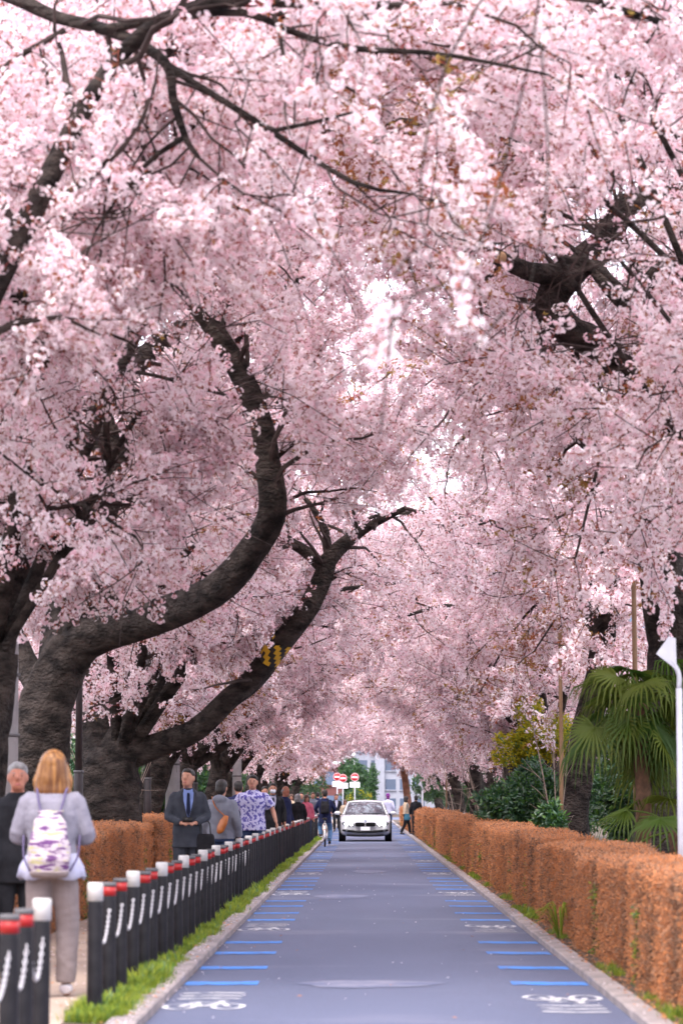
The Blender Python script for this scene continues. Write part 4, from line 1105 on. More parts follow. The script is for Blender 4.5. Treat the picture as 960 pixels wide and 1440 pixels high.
def hand(mb, W, d, nrm, side, curl=.6, k=1.0, spread=1.0):
    """Palm with four fingers of unequal length and a thumb leaving the side of the palm near its base."""
    W = np.array(W, float); d = np.array(d, float); d /= np.linalg.norm(d); nrm = np.array(nrm, float); nrm -= d * nrm.dot(d); nrm /= np.linalg.norm(nrm)
    ax = np.cross(d, nrm) * side
    mb.tube([W - d * .02, W + d * .02, W + d * .055, W + d * .092], [.022, .030, .036, .034], 12, True, 0, .48, up=nrm)
    for i, (o, L) in enumerate(((-.027, .066), (-.009, .075), (.009, .070), (.026, .055))):
        b = W + d * .085 + ax * o * -1; q = [b]; dd = d.copy()
        for j, f in enumerate((.42, .33, .25)):
            a = curl * (.5 + .45 * j); dd = d * math.cos(a) + nrm * math.sin(a); q.append(q[-1] + dd * L * f)
        mb.tube(catmull(q, 8), [.0092, .0085, .0065], 8)
    b = W + d * .025 + ax * .024; q = [b, b + ax * .026 * spread + d * .028 + nrm * .008, b + ax * .030 * spread + d * .055 + nrm * .020]
    mb.tube(catmull(q, 7), [.012, .010, .0075], 8)

DEF = dict(eL=(.25, .03, 1.14), wL=(.26, -.06, .90), eR=(-.25, .03, 1.14), wR=(-.26, -.06, .90), kL=(.10, -.01, .49), aL=(.11, 0, .09), kR=(-.10, -.01, .49), aR=(-.11, 0, .09))
def person(label, X, Y, rz, H=1.75, top='black_cloth', legs='black_cloth', hair='hair_black', skin='skin', shoe='shoe_black', style='jacket', hairstyle='short', vox=.014, z=.055, head_yaw=0., head_tilt=0., face=True, sleeves='long', girth=1.0, hem=None, pose=None, loose=1.0, group=None, mask=False, handdir=None, handcurl=.6):
    t = empty('person', (X, Y, z), rz, label, 'person', group, H / 1.75)
    J = {k: np.array(v, float) for k, v in {**DEF, **(pose or {})}.items()}
    g = girth; SH = {'L': np.array([.172 * g, .005, 1.395]), 'R': np.array([-.172 * g, .005, 1.395])}; HP = {'L': np.array([.09 * g, 0, .93]), 'R': np.array([-.09 * g, 0, .93])}
    HC = np.array([0, -.02, 1.625]); HS = 1.06
    def HD(p): # head space -> body space
        p = np.array(p, float); c, s_ = math.cos(head_tilt), math.sin(head_tilt)
        p = HS * np.array([p[0], p[1] * c - p[2] * s_, p[1] * s_ + p[2] * c]); return HC + rotz(p, head_yaw)
    cz, sz = math.cos(head_yaw), math.sin(head_yaw); HR_ = HS * np.array([[cz, -sz, 0], [sz, cz, 0], [0, 0, 1]])
    TOR = [(0, .0, .86, .155, .11), (0, 0, .93, .17, .12), (0, 0, 1.02, .16, .11), (0, 0, 1.10, .15, .102), (0, 0, 1.2, .162, .11), (0, -.005, 1.30, .178, .118), (0, .0, 1.39, .172, .108), (0, .005, 1.45, .125, .085), (0, .005, 1.49, .065, .065)]
    b = MB().loft([(c[0], c[1], c[2], c[3] * g, c[4] * g) for c in TOR], 22)
    b.tube([(0, .01, 1.45), (0, 0, 1.52), (0, -.005, 1.58)], [.066, .056, .056], 14)
    b.ball(HD((0, 0, .012)), (.074, .094, .112), 18, 14, rot=HR_)
    b.ball(HD((0, -.035, -.058)), (.055, .058, .056), 14, 10, rot=HR_)
    b.tube([HD((0, -.088, .03)), HD((0, -.106, -.008)), HD((0, -.098, -.022))], [.008, .014, .013], 8)
    for s_ in (-1, 1): b.ball(HD((s_ * .076, .012, -.002)), (.012, .02, .032), 8, 8, rot=HR_)
    for s_, sg in (('L', 1), ('R', -1)):
        e, w = J['e' + s_], J['w' + s_]
        b.tube([SH[s_] + np.array([-sg * .04, 0, -.02]), SH[s_], (SH[s_] + e) / 2, e, (e * .65 + w * .35), w], [.058, .056, .047, .039, .041, .027], 12)
        dd = (w - e); hd = handdir.get(s_, dd) if handdir else dd
        hand(b, w, hd, (-sg, -.4, 0) if not handdir else (0, .3, -1) if s_ in (handdir or {}) else (-sg, -.4, 0), sg, handcurl)
        k_, a_ = J['k' + s_], J['a' + s_]
        b.tube([HP[s_], (HP[s_] + k_) / 2, k_, k_ * .7 + a_ * .3 + np.array([0, .012, 0]), a_], [.088, .074, .054, .055, .036], 12)
        b.tube([a_ + np.array([0, .03, -.045]), a_ + np.array([0, -.06, -.055]), a_ + np.array([0, -.15, -.065])], [.038, .04, .028], 10, True, 0, .8)
    body = remeshed(b, 'body', M[skin], t, min(vox, .012) if vox < .016 else vox, 3)
    # trousers
    l_ = loose; tr = MB().loft([(0, .0, .84, .165 * g, .125 * g), (0, 0, .93, .185 * g * (1 + .03 * l_), .138 * g), (0, 0, 1.03, .172 * g, .122 * g), (0, 0, 1.06, .166 * g, .118 * g)], 20)
    for s_ in 'LR':
        k_, a_ = J['k' + s_], J['a' + s_]
        tr.tube(catmull([HP[s_] + np.array([0, 0, .02]), (HP[s_] + k_) / 2, k_, (k_ + a_) / 2 + np.array([0, .01, 0]), a_ + np.array([0, .005, .015])], 14), [.103 * g, .094, .075 * l_, .07 * l_, .062 * l_], 14)
    remeshed(tr, 'trousers', M[legs], t, vox, 3, .012)
    for s_ in 'LR':
        a_ = J['a' + s_]; sh = MB()
        sh.tube(catmull([a_ + np.array([0, .05, -.04]), a_ + np.array([0, .01, -.03]), a_ + np.array([0, -.07, -.045]), a_ + np.array([0, -.165, -.062])], 9), [.042, .052, .046, .03], 12, True, 0, .82)
        so = remeshed(sh, 'shoe', M[shoe], t, min(vox, .012), 2)
    # upper garment
    hem = hem if hem is not None else {'jacket': .74, 'hoodie': .88, 'shirt': .84, 'cardigan': .90, 'coat': .55}[style]
    kf = {'jacket': 1.12, 'hoodie': 1.18, 'shirt': 1.13, 'cardigan': 1.12, 'coat': 1.15}[style] * g
    rings = [(0, .0, hem, .20 * g, .145 * g)] + [(0, 0, z_, rx * kf + .008, ry * kf + .012) for (_, _, z_, rx, ry) in TOR if z_ > hem + .05 and z_ < 1.42] + [(0, .005, 1.425, .172 * g, .102 * g), (0, .005, 1.462, .118 * g, .09 * g), (0, .008, 1.50, .078, .078)]
    if style == 'jacket': rings = [(c[0], c[1], c[2], max(c[3], .178 * g), c[4]) for c in rings[:-2]] + rings[-2:]
    up = MB().loft(rings, 26)
    lo = {'jacket': 1.0, 'hoodie': 1.18, 'shirt': 1.25, 'cardigan': 1.16, 'coat': 1.1}[style]
    for s_, sg in (('L', 1), ('R', -1)):
        e, w = J['e' + s_], J['w' + s_]; S0 = SH[s_] + np.array([-sg * .05, 0, -.005])
        if sleeves == 'long': up.tube(catmull([S0, SH[s_], (SH[s_] + e) / 2, e, (e + w) / 2, e * .06 + w * .94], 14), [.06, .064 * lo ** .5, .062 * lo, .056 * lo, .051 * lo, .045 * lo], 14)
        else: up.tube(catmull([S0, SH[s_], SH[s_] * .5 + e * .5, SH[s_] * .15 + e * .85], 8), [.06, .064 * lo ** .5, .068 * lo, .072 * lo], 14)
    if style in ('jacket', 'coat', 'shirt'): up.tube([(0, .02, 1.46), (0, .016, 1.505)], [.083, .07], 16)
    if style == 'hoodie': up.ball((0, .085, 1.46), (.12, .07, .075))
    upper = remeshed(up, {'jacket': 'jacket', 'hoodie': 'hooded_top', 'shirt': 'shirt', 'cardigan': 'cardigan', 'coat': 'coat'}[style], M[top], t, vox, 3, .010 if style == 'jacket' else .018)
    # hair
    h = MB()
    if hairstyle == 'short':
        h.ball(HD((0, .016, .052)), (.081, .096, .076), 16, 12, rot=HR_); h.ball(HD((0, .045, .01)), (.078, .062, .085), 14, 10, rot=HR_); h.ball(HD((0.01, -.05, .088)), (.058, .04, .032), 12, 8, rot=HR_)
    elif hairstyle == 'bald':
        h.ball(HD((0, .05, .0)), (.078, .052, .06), 14, 10, rot=HR_)
        for s_ in (-1, 1): h.ball(HD((s_ * .066, .02, .02)), (.016, .04, .04), 10, 8, rot=HR_)
    elif hairstyle == 'bob':
        h.ball(HD((0, .012, .04)), (.095, .108, .098), 18, 14, rot=HR_); h.ball(HD((0, .04, -.04)), (.098, .075, .115), 16, 12, rot=HR_)
        for s_ in (-1, 1): h.ball(HD((s_ * .07, 0, -.06)), (.034, .06, .10), 12, 10, rot=HR_)
    elif hairstyle == 'long':
        h.ball(HD((0, .012, .035)), (.090, .108, .100), 18, 14, rot=HR_)
        h.loft([tuple(HD((0, .035, z_))) + (rx, ry) for z_, rx, ry in ((.06, .092, .085), (-.0, .106, .088), (-.08, .120, .088), (-.15, .128, .085), (-.20, .118, .072), (-.225, .085, .045))], 20)
        for s_ in (-1, 1): h.tube([HD((s_ * .075, -.02, .03)), HD((s_ * .105, -.012, -.08)), HD((s_ * .100, .0, -.21))], [.028, .034, .018], 10)
    elif hairstyle == 'bun':
        h.ball(HD((0, .016, .045)), (.086, .1, .085), 16, 12, rot=HR_); h.ball(HD((0, .055, -.01)), (.08, .06, .09), 14, 10, rot=HR_)
    elif hairstyle == 'hat':
        h.loft([tuple(HD((0, 0, z_))) + (rx, ry) for z_, rx, ry in ((.03, .12, .135), (.04, .12, .135), (.045, .09, .105), (.12, .086, .1), (.15, .05, .06))], 18)
        h.ball(HD((0, .05, -.03)), (.075, .06, .08))
    remeshed(h, 'hat' if hairstyle == 'hat' else 'hair', M[hair], t, .008 if vox < .012 else min(vox, .012), 2, .012 if hairstyle in ('long', 'bob') else .006)
    if face:
        for s_ in (-1, 1):
            MB().ball(HD((s_ * .031, -.083, .012)), (.010, .005, .004), 10, 6, rot=HR_).build('eye', M['eye'], t)
            MB().ball(HD((s_ * .032, -.084, .033)), (.018, .005, .003), 10, 6, rot=HR_).build('eyebrow', M[hair if hairstyle != 'hat' else 'hair_black'], t)
        if mask: remeshed(MB().ball(HD((0, -.058, -.045)), (.062, .055, .05), 16, 10, rot=HR_), 'face_mask', M['mask'], t, .01, 2)
        else: MB().ball(HD((0, -.090, -.055)), (.024, .007, .007), 12, 6, rot=HR_).build('mouth', M['lip'], t)
    return t

def chest_patch(t, name, pts, m, rx=.205, ry=.143, off=.0, y0=0.0):
    """A flat garment piece following the curve of the chest; pts = outline (x, z)."""
    n = len(pts)
    def yy(x): return y0 - ry * math.sqrt(max(0, 1 - (x / rx) ** 2)) - off
    F = [(x, yy(x), z) for x, z in pts]; B = [(x, yy(x) + .02, z) for x, z in pts]
    return MB().add(F + B, [tuple(range(n)), tuple(range(2 * n - 1, n - 1, -1))] + [(i, i + n, (i + 1) % n + n, (i + 1) % n) for i in range(n)]).build(name, m, t, False)
def suit_front(t, shirt, tie=True, jac='charcoal'):
    chest_patch(t, 'shirt_front', [(0, 1.10), (.055, 1.28), (.075, 1.42), (.05, 1.475), (-.05, 1.475), (-.075, 1.42), (-.055, 1.28)], M[shirt], off=.014)
    for s_ in (-1, 1):
        chest_patch(t, 'lapel', [(s_ * .004, 1.09), (s_ * .075, 1.30), (s_ * .115, 1.33), (s_ * .10, 1.44), (s_ * .07, 1.475), (s_ * .062, 1.34)][::s_], M[jac], off=.020)
        chest_patch(t, 'collar', [(0, 1.455), (s_ * .02, 1.425), (s_ * .06, 1.455), (s_ * .055, 1.495)][::s_], M[shirt], off=-.012, rx=.2, ry=.13)
    if tie:
        chest_patch(t, 'tie', [(-.012, 1.44), (-.018, 1.415), (-.026, 1.2), (0, 1.12), (.026, 1.2), (.018, 1.415), (.012, 1.44)], M['tie'], off=.022)

# blond woman walking away
wp = dict(eL=(.245, -.05, 1.15), wL=(.17, -.27, 1.12), eR=(-.245, -.05, 1.15), wR=(-.17, -.27, 1.12), kL=(.10, -.03, .49), aL=(.115, .12, .15), kR=(-.11, -.10, .50), aR=(-.10, -.12, .09))
wx = (76 - 512) * 20.4 / FPX
w = person('blond woman seen from behind with a patterned drawstring backpack', wx, 20.4, PI + .03, 1.74, 'grey_knit', 'beige', 'hair_blond', style='cardigan', hairstyle='long', vox=.009, pose=wp, face=False, shoe='shoe_white', loose=1.15, girth=.97, hem=.93)
ruf = MB()
n = 40
ang = np.linspace(0, 2 * PI, n, endpoint=False); rr = 1 + .05 * np.sin(ang * 11) + .03 * np.sin(ang * 17)
rows = []
for z_, a_, b_ in ((1.02, .175, .125), (.93, .215, .165), (.845, .232, .178)):
    f = rr if z_ < 1 else np.ones(n); rows.append(np.stack([a_ * np.cos(ang) * f, b_ * np.sin(ang) * f, np.full(n, z_) + (.012 * np.sin(ang * 5) if z_ < .9 else 0)], 1))
ruf.add(np.vstack(rows), [(i * n + j, i * n + (j + 1) % n, (i + 1) * n + (j + 1) % n, (i + 1) * n + j) for i in range(2) for j in range(n)])
bl = ruf.build('blouse_hem', M['white_cloth'], w); sd = bl.modifiers.new('cloth', 'SOLIDIFY'); sd.thickness = .006
for s_ in 'LR':
    pass
# her backpack (own thing, carried on her back): gathered mouth, soft sack, base panel, cords
bk = empty('drawstring_backpack', (wx, 20.4, .055), PI + .03, 'cream and purple printed drawstring backpack on the blond woman', 'backpack', None, 1.74 / 1.75)
sack = MB().loft([(0, .20, .86, .10, .05), (0, .22, .89, .135, .085), (0, .235, .98, .150, .10), (0, .235, 1.08, .145, .095), (.005, .225, 1.17, .13, .08), (0, .205, 1.25, .115, .065), (0, .19, 1.30, .075, .045), (0, .185, 1.33, .105, .045)], 26, power=2.5)
remeshed(sack, 'sack', M['print'], bk, .008, 2, .03)
remeshed(MB().loft([(0, .215, .852, .115, .062), (0, .222, .87, .135, .085), (0, .228, .90, .142, .098), (0, .228, .905, .12, .08)], 24, power=2.5), 'base_panel', M['beige'], bk, .008, 2)
MB().torus((0, .187, 1.303), .072, .010, 24, 6, 'z', sx=.62).build('draw_cord', M['cord'], bk)
for s_ in (-1, 1):
    MB().tube(catmull([(s_ * .06, .18, 1.30), (s_ * .085, .145, 1.38), (s_ * .10, .10, 1.455), (s_ * .11, .02, 1.49), (s_ * .125, -.10, 1.42)], 14), .0085, 8).build('strap', M['cord'], bk)
    MB().tube(catmull([(s_ * .14, .18, .90), (s_ * .19, .12, 1.0), (s_ * .20, .05, 1.15)], 10), .0075, 8).build('strap', M['cord'], bk)
MB().ball((.015, .255, 1.23), (.03, .012, .02)).build('toggle', M['cord'], bk)

# grey haired man in black behind her shoulder
person('grey haired man in a black suit beside the blond woman', (27 - 512) * 23.4 / FPX, 23.4, .12, 1.70, 'black_cloth', 'black_cloth', 'hair_grey', 'skin_red', style='jacket', vox=.012, pose=dict(eR=(-.28, .04, 1.14), wR=(-.27, -.05, .88)))
# man in the dark suit looking up, phone in both hands
sx_ = (265 - 512) * 38.0 / FPX
sm = person('man in a charcoal suit and dark tie holding a phone', sx_, 38.0, .12, 1.81, 'charcoal', 'charcoal', style='jacket', vox=.012, head_yaw=-.45, head_tilt=-.08, pose=dict(eL=(.25, -.01, 1.14), wL=(.085, -.235, 1.05), eR=(-.25, -.01, 1.14), wR=(-.085, -.235, 1.05)), handdir={'L': (-.9, -.35, .1), 'R': (.9, -.35, .1)}, handcurl=.9)
suit_front(sm, 'blue_shirt')
ph = MB().box((sx_ + .02, 38.0 - .34, 1.19), (.13, .012, .068)).build('phone', M['shoe_black']); tag(ph, 'black phone in the hands of the man in the charcoal suit', 'phone')
bg_ = empty('hand_bag', (sx_ + .24, 37.95, .055), .12, 'black bag hanging at the side of the man in the charcoal suit', 'bag')
remeshed(MB().loft([(0, 0, .66, .13, .05), (0, 0, .70, .14, .06), (0, 0, .92, .12, .05), (0, 0, .95, .10, .04)], 16, power=4), 'sack', M['black_cloth'], bg_, .012, 2)
MB().tube(catmull([(-.07, 0, .94), (-.05, 0, 1.10), (.05, 0, 1.10), (.07, 0, .94)], 12), .009, 8).build('handle', M['shoe_black'], bg_)
# person in a grey hooded top, tan cross-body bag
hx = (312 - 512) * 40.5 / FPX
person('person in a grey hooded top seen from behind, bag across the back', hx, 40.5, PI - .25, 1.68, 'hood_grey', 'jeans_dark', style='hoodie', hairstyle='bun', vox=.013, face=False, girth=1.05)
cb = empty('crossbody_bag', (hx, 40.5, .055), PI - .25, 'tan leather bag slung across the grey hooded top', 'bag', None, .96)
remeshed(MB().tube(catmull([(-.13, .17, 1.22), (-.10, .205, 1.13), (-.05, .205, 1.03), (-.01, .19, .98)], 10), [.05, .085, .085, .04], 14, True, 0, .55), 'pouch', M['leather'], cb, .009, 2)
MB().tube(catmull([(-.11, .17, 1.22), (.03, .165, 1.34), (.10, .10, 1.46), (.13, 0, 1.49), (.10, -.14, 1.36)], 12), .017, 8, True, 0, .4).build('strap', M['leather'], cb)
# man in the patterned short sleeved shirt
fx = (356 - 512) * 49.8 / FPX
person('man in a white and violet patterned short sleeved shirt', fx, 49.8, -.05, 1.83, 'floral', 'jeans_dark', style='shirt', vox=.013, sleeves='short', girth=1.12, pose=dict(eL=(.33, .02, 1.18), wL=(.40, -.10, .97), eR=(-.31, .03, 1.17), wR=(-.30, -.06, .93)), hem=.83)
# the rest of the walkers
WG = 'walkers further along the footpath'
def at(px_, d): return (px_ - 512) * d / FPX
person('dark haired person in navy half hidden behind the grey hooded top', at(336, 52.5), 52.5, PI, 1.74, 'navy', 'black_cloth', vox=.016, face=False, group=WG)
mm = person('man in a dark suit wearing a white face mask', at(384, 62), 62, .1, 1.76, 'black_cloth', 'black_cloth', vox=.016, mask=True, group=WG); suit_front(mm, 'white_cloth', True, 'black_cloth')
person('balding man in a navy coat next to the masked man', at(401, 68), 68, 1.0, 1.72, 'navy', 'black_cloth', 'hair_grey', 'skin_red', hairstyle='bald', vox=.016, group=WG)
person('person in a black coat ahead of the one in pink', at(419, 82), 82, PI + .3, 1.56, 'black_cloth', 'black_cloth', 'hair_grey', hairstyle='bob', vox=.018, style='coat', face=False, group=WG)
person('person in a pink jacket on the footpath', at(431, 92), 92, .4, 1.56, 'pink_coat', 'jeans_dark', 'hair_brown', hairstyle='bob', vox=.018, style='hoodie', group=WG)
person('dark coated walker just beyond the person in pink', at(424, 99), 99, 0, 1.66, 'charcoal', 'black_cloth', vox=.02, group=WG)
person('walker in a grey top beside the bollards near the cyclist', at(440, 108), 108, .2, 1.68, 'hood_grey', 'jeans_dark', 'hair_brown', vox=.02, style='hoodie', group=WG)
person('walker in navy far down the footpath', at(447, 122), 122, PI, 1.72, 'navy', 'jeans_dark', vox=.02, face=False, group=WG)
person('walker in a dark jacket glimpsed between the masked man and the suit', at(373, 73), 73, .2, 1.74, 'charcoal', 'black_cloth', vox=.018, group=WG)
person('walker in a cream coat far behind the others', at(410, 112), 112, 0, 1.62, 'cream', 'black_cloth', 'hair_brown', hairstyle='bob', vox=.02, style='coat', group=WG)
ws = person('man in a dark open suit and white shirt walking on the lane', at(473, 131), 131, .05, 1.70, 'black_cloth', 'black_cloth', vox=.018, z=.01, pose=dict(kR=(-.1, -.12, .5), aR=(-.1, -.05, .09), aL=(.11, .14, .13)), group='people on the lane'); suit_front(ws, 'white_cloth', False, 'black_cloth')
person('person in a cream top bending forward beside the car', at(485, 124), 124, .3, 1.45, 'cream', 'black_cloth', 'hair_brown', vox=.018, z=.01, hairstyle='bob', group='people on the lane')
person('person with a purple hat and white top behind the car', at(545, 126), 126, PI, 1.70, 'white_cloth', 'jeans_dark', 'purple', vox=.018, z=.01, hairstyle='hat', face=False, style='shirt', group='people on the lane')
person('woman in a cream top and dark trousers by the hedge end', at(570, 117.5), 117.5, PI * .5, 1.58, 'cream', 'black_cloth', vox=.016, z=.01, hairstyle='bob', style='shirt', hem=.95, face=False, group='couple by the hedge end', pose=dict(kL=(.1, -.14, .5), aL=(.1, -.2, .1), kR=(-.1, .06, .48), aR=(-.1, .22, .12)))
person('person all in black by the hedge end', at(584, 116.5), 116.5, PI, 1.60, 'black_cloth', 'black_cloth', vox=.016, z=.03, style='coat', hem=.6, face=False, hairstyle='bun', group='couple by the hedge end')
bgt = empty('shoulder_bag', (at(572, 117.2), 117.2, .01), 0, 'teal bag carried between the couple by the hedge end', 'bag')
remeshed(MB().loft([(0, -.2, .62, .13, .06), (0, -.2, .70, .15, .07), (0, -.2, .88, .12, .05)], 14, power=3), 'sack', M['teal'], bgt, .016, 2)
MB().tube(catmull([(-.08, -.2, .87), (0, -.1, 1.3), (.08, -.2, .87)], 10), .01, 6).build('strap', M['teal'], bgt)

# cyclist from behind
cxx, cyy = at(457, 88.5), 88.5
person('cyclist in a navy jacket and blue jeans riding away', cxx, cyy, PI, 1.74, 'navy', 'jeans', vox=.014, z=.01, face=False, pose=dict(eL=(.30, -.12, 1.17), wL=(.24, -.42, 1.06), eR=(-.30, -.12, 1.17), wR=(-.24, -.42, 1.06), kL=(.16, -.34, .66), aL=(.13, -.17, .36), kR=(-.16, -.22, .52), aR=(-.14, -.05, .16)))
rb = empty('rucksack', (cxx, cyy, .01), PI, 'black rucksack on the cyclist', 'backpack')
remeshed(MB().loft([(0, .17, 1.02, .12, .06), (0, .19, 1.06, .135, .08), (0, .19, 1.28, .135, .08), (0, .17, 1.40, .11, .06)], 18, power=4), 'sack', M['black_cloth'], rb, .012, 2)
for s_ in (-1, 1): MB().tube(catmull([(s_ * .09, .13, 1.38), (s_ * .10, .05, 1.485), (s_ * .11, -.10, 1.40)], 8), .014, 6).build('strap', M['black_cloth'], rb)
M['tyre'] = mat('tyre', (0.015, 0.014, 0.015), .8)
M['chrome'] = mat('chrome', (0.6, 0.6, 0.62), .25, metallic=1.0)
M['bike_white'] = mat('bike_white', (0.70, 0.70, 0.72), .35, coat=.5)
M['reflector'] = mat('reflector', (0.6, 0.03, 0.03), .3)
bc = empty('bicycle', (cxx, cyy, .01), 0, 'white city bicycle under the cyclist', 'bicycle')
for nm, yv in (('rear_wheel', -.5), ('front_wheel', .55)):
    wl_ = MB().torus((0, yv, .335), .315, .02, 36, 8, 'x').build(nm, M['tyre'], bc)
    MB().torus((0, yv, .335), .293, .010, 36, 6, 'x').build('rim', M['chrome'], wl_)
    sp_ = MB()
    for k in range(16): sp_.tube([(0, yv, .335), (0, yv + .29 * math.cos(k * PI / 8), .335 + .29 * math.sin(k * PI / 8))], .002, 4)
    sp_.build('spoke_set', M['chrome'], wl_); MB().disc((0, yv, .335), .03, .08, 12, 'x').build('hub', M['chrome'], wl_)
fr = MB()
for a, b_, r_ in (((0, -.5, .335), (0, -.12, .30), .014), ((0, -.5, .335), (0, -.2, .70), .012), ((0, -.12, .30), (0, -.22, .80), .018), ((0, -.12, .30), (0, .38, .72), .022), ((0, .36, .92), (0, .42, .62), .02), ((0, .42, .62), (0, .55, .335), .016)): fr.tube([a, b_], r_, 10)
fr.build('frame', M['bike_white'], bc)
fd_ = MB(); arc = [(0, -.5 + .36 * math.cos(t_), .335 + .36 * math.sin(t_)) for t_ in np.linspace(.2 * PI, 1.08 * PI, 16)]
fd_.tube(arc, .028, 8, True, 0, .4); fd_.build('mudguard', M['bike_white'], bc)
MB().tube(catmull([(-.27, .25, 1.02), (-.20, .36, 1.0), (0, .38, .98), (.20, .36, 1.0), (.27, .25, 1.02)], 16), .012, 8).build('handlebar', M['chrome'], bc)
remeshed(MB().tube([(0, -.36, .86), (0, -.24, .87), (0, -.08, .86)], [.09, .075, .03], 12, True, 0, .4), 'saddle', M['shoe_black'], bc, .012, 2)
MB().box((0, -.56, .70), (.12, .3, .015)).build('carrier', M['chrome'], bc, False)
MB().disc((0, -.80, .52), .035, .02, 14).build('reflector', M['reflector'], bc)
for s_ in (-1, 1):
    MB().box((s_ * .12, -.12 + s_ * .05, .20 + (.05 if s_ > 0 else -.05)), (.09, .10, .025)).build('pedal', M['shoe_black'], bc, False)
MB().tube([(-.16, -.5, .32), (-.02, -.5, .335)], .012, 8).build('stand', M['chrome'], bc)
# ------------------------------------------------------------------ white saloon car, front towards the camera
M['car_white'] = mat('car_white', (0.46, 0.46, 0.49), .3, coat=.7, spec=.5)
M['car_glass'] = mat('car_glass', (0.03, 0.036, 0.05), .04, spec=1.0, coat=1.0)
M['car_black'] = mat('car_black', (0.007, 0.007, 0.008), .65, spec=.15)
M['lamp_glass'] = mat('lamp_glass', (0.07, 0.075, 0.085), .08, coat=1.0)
M['lamp_lit'] = mat('lamp_lit', (0.9, 0.9, 0.9), .2, emit=((1.0, .97, .92), 9.0))
car = empty('car', (.03, 99.6, .008), 0, 'white saloon car driving toward the viewer with lit headlamps', 'car')
ST = [(0.00, .66, .30, .56, .62), (.03, .74, .24, .62, .665), (.12, .81, .20, .665, .73), (.35, .865, .18, .72, .82), (.8, .895, .18, .80, .90), (1.25, .905, .18, .88, .955), (2.2, .91, .18, .93, .98), (3.5, .905, .18, .95, 1.0), (4.2, .87, .2, .95, 1.02), (4.5, .80, .26, .92, 1.0), (4.6, .70, .34, .86, .94)]
V = []; k = 0
for (y, hw, zb, zs, zt) in ST:
    half = [(0, zb), (hw * .6, zb), (hw * .93, zb + .03), (hw * .995, zb + .14), (hw, (zb + zs) / 2), (hw * .985, zs - .05), (hw * .93, zs + .01), (hw * .80, zs + (zt - zs) * .62), (hw * .45, zt - .008), (0, zt)]
    ringp = half + [(-x, z_) for x, z_ in half[-2:0:-1]]
    k = len(ringp); V += [(x, y, z_) for x, z_ in ringp]
F = [(i * k + j, i * k + (j + 1) % k, (i + 1) * k + (j + 1) % k, (i + 1) * k + j) for i in range(len(ST) - 1) for j in range(k)]
F += [tuple(range(k - 1, -1, -1)), tuple((len(ST) - 1) * k + j for j in range(k))]
body = MB().add(V, F).build('body', M['car_white'], car); ss = body.modifiers.new('smooth', 'SUBSURF'); ss.levels = 2; ss.render_levels = 2
# roof with pillars
def surf(rows, name, m, parent, thick=0.0, sub=1):
    nr, nc = len(rows), len(rows[0])
    o = MB().add([p for r in rows for p in r], [(i * nc + j, i * nc + j + 1, (i + 1) * nc + j + 1, (i + 1) * nc + j) for i in range(nr - 1) for j in range(nc - 1)]).build(name, m, parent)
    if thick: q = o.modifiers.new('t', 'SOLIDIFY'); q.thickness = thick; q.offset = 0
    if sub: q = o.modifiers.new('s', 'SUBSURF'); q.levels = sub; q.render_levels = sub
    return o
def row(y, hw, z_, crown, bow=.0): return [(hw * u, y + bow * u * u, z_ + crown * (1 - u * u)) for u in (-1, -.66, -.33, 0, .33, .66, 1)]
surf([row(1.93, .58, 1.345, .045, .10), row(2.1, .60, 1.375, .05, .05), row(2.6, .61, 1.39, .05), row(3.1, .60, 1.365, .05), row(3.45, .57, 1.31, .045, -.05)], 'roof', M['car_white'], car, .03, 2)
surf([row(1.18, .74, .925, .03, .22), row(1.42, .69, 1.08, .035, .18), row(1.68, .635, 1.225, .04, .14), row(1.93, .575, 1.338, .042, .10)], 'windscreen', M['car_glass'], car, .012, 2)
surf([row(3.45, .56, 1.30, .04, -.05), row(3.8, .62, 1.14, .03, -.08), row(4.1, .68, .99, .02, -.1)], 'rear_window', M['car_glass'], car, .012)
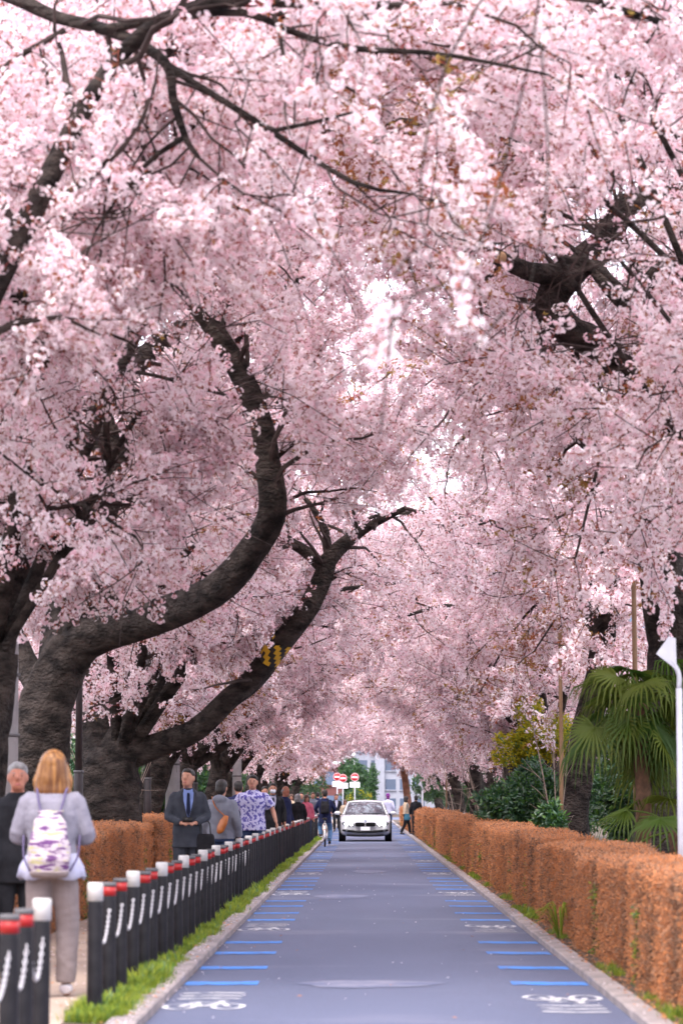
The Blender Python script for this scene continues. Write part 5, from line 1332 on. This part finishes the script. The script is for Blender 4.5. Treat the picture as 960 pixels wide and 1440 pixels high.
for s_ in (-1, 1):
    MB().tube(catmull([(s_ * .775, 1.40, .925), (s_ * .70, 1.62, 1.09), (s_ * .64, 1.85, 1.25), (s_ * .595, 2.05, 1.36)], 12), [.04, .032, .032, .035], 10).build('pillar', M['car_white'], car)
    MB().tube(catmull([(s_ * .59, 3.4, 1.33), (s_ * .66, 3.75, 1.16), (s_ * .74, 4.08, .98)], 10), [.04, .06, .08], 10).build('pillar', M['car_white'], car)
    surf([[(s_ * .80, 1.45, .93), (s_ * .82, 2.3, .95), (s_ * .82, 3.2, .97), (s_ * .78, 3.95, .99)], [(s_ * .72, 1.75, 1.14), (s_ * .73, 2.3, 1.19), (s_ * .73, 3.1, 1.19), (s_ * .70, 3.65, 1.14)], [(s_ * .62, 2.03, 1.35), (s_ * .635, 2.4, 1.372), (s_ * .635, 3.0, 1.365), (s_ * .61, 3.4, 1.31)]], 'side_window', M['car_glass'], car, .01)
    mr = remeshed(MB().ball((s_ * .985, 1.52, .985), (.115, .07, .068), 16, 10), 'mirror', M['car_white'], car, .012, 2)
    MB().tube([(s_ * .83, 1.5, .945), (s_ * .93, 1.52, .955)], .022, 8).build('mirror_arm', M['car_black'], mr)
    for y in (.86, 3.68):
        wh = MB().tube([(s_ * .70, y, .315), (s_ * .715, y, .315), (s_ * .885, y, .315), (s_ * .90, y, .315)], [.29, .315, .315, .29], 32).build('wheel', M['tyre'], car)
        MB().disc((s_ * .902, y, .315), .225, .012, 28, 'x').build('rim', M['chrome'], wh)
        MB().torus((s_ * .893, y, .325), .352, .035, 30, 6, 'x').build('wheel_arch', M['car_black'], car)
    # headlamp: swept lens with two lit rings
    hl = surf([[(s_ * .38, -.05, .655), (s_ * .52, -.035, .675), (s_ * .66, .0, .69), (s_ * .815, .12, .70)], [(s_ * .37, -.06, .605), (s_ * .52, -.05, .61), (s_ * .68, -.02, .615), (s_ * .835, .09, .635)], [(s_ * .40, -.06, .555), (s_ * .52, -.05, .540), (s_ * .66, -.025, .545), (s_ * .81, .08, .58)]], 'headlamp', M['lamp_glass'], car, .03)
    for x_, y_, rr_ in ((.49, -.085, .045), (.655, -.06, .048)):
        MB().torus((s_ * x_, y_, .61), rr_, .012, 20, 6, 'y').build('light_ring', M['lamp_lit'], hl)
        MB().ball((s_ * x_, y_ + .01, .61), (.03, .016, .03)).build('lens', M['lamp_lit'], hl)
    # kidney grille half with slats and bright surround
    gr = remeshed(MB().loft([(s_ * .19, -.045, .525, .14, .03), (s_ * .19, -.05, .545, .168, .035), (s_ * .19, -.045, .625, .170, .04), (s_ * .19, -.03, .665, .15, .035)], 20, power=4), 'grille', M['car_black'], car, .010, 1)
    for j in range(7): MB().box((s_ * (.07 + j * .038), -.092, .597), (.010, .012, .10)).build('slat', M['car_black'], gr, False)
    rim_ = MB().tube([(s_ * (.19 + .168 * math.copysign(abs(math.cos(a)) ** .5, math.cos(a))), -.088, .597 + .066 * math.copysign(abs(math.sin(a)) ** .5, math.sin(a))) for a in np.linspace(0, 2 * PI, 33)], .006, 6, False).build('surround', M['car_black'], gr)
    fg = MB().torus((s_ * .655, -.095, .385), .038, .008, 18, 6, 'y').build('fog_lamp', M['lamp_glass'], car); MB().ball((s_ * .655, -.09, .385), (.034, .012, .034)).build('lens', M['lamp_glass'], fg)
remeshed(MB().tube(catmull([(-.79, .03, .40), (-.62, -.05, .375), (-.30, -.07, .345), (0, -.075, .34), (.30, -.07, .345), (.62, -.05, .375), (.79, .03, .40)], 28), [.035, .05, .042, .042, .05, .035], 12), 'lower_intake', M['car_black'], car, .012, 1)
remeshed(MB().tube(catmull([(-.66, .0, .225), (-.3, -.04, .205), (.3, -.04, .205), (.66, .0, .225)], 20), .034, 10), 'splitter', M['car_black'], car, .012, 1)
bd = MB().disc((0, -.03, .705), .045, .012, 24).build('badge', M['car_black'], car)
M['badge_blue'] = mat('badge_blue', (0.03, 0.16, 0.5), .3)
for i in range(4):
    a0 = i * PI / 2; q = [(0, -.04, .705)] + [(.028 * math.cos(a0 + j * PI / 16), -.04, .705 + .028 * math.sin(a0 + j * PI / 16)) for j in range(9)]
    MB().add(q, [tuple(range(10))]).build('badge_quarter', M['badge_blue'] if i % 2 else M['sign_white'], bd, False)
MB().box((0, -.085, .452), (.33, .012, .12)).build('number_plate', M['sign_white'], car, False)
for s_ in (-1, 1): MB().tube([(s_ * .08, 1.19, .965), (s_ * .08 + .5, 1.30, .97)], .010, 6).build('wiper', M['car_black'], car)
for s_ in (-1, 1):
    remeshed(MB().loft([(s_ * .37, 2.25, .60, .22, .08), (s_ * .37, 2.35, .95, .21, .06), (s_ * .37, 2.4, 1.12, .14, .05)], 14, power=3), 'seat', M['charcoal'], car, .02, 2)

# ------------------------------------------------------------------ apply the pending voxel joins in one pass
bpy.context.view_layer.update()
dg = bpy.context.evaluated_depsgraph_get()
done = [(o, bpy.data.meshes.new_from_object(o.evaluated_get(dg))) for o in PENDING]
for o, me in done:
    o.modifiers.clear(); old = o.data; me.name = old.name; o.data = me; bpy.data.meshes.remove(old)
    me.polygons.foreach_set('use_smooth', [True] * len(me.polygons))
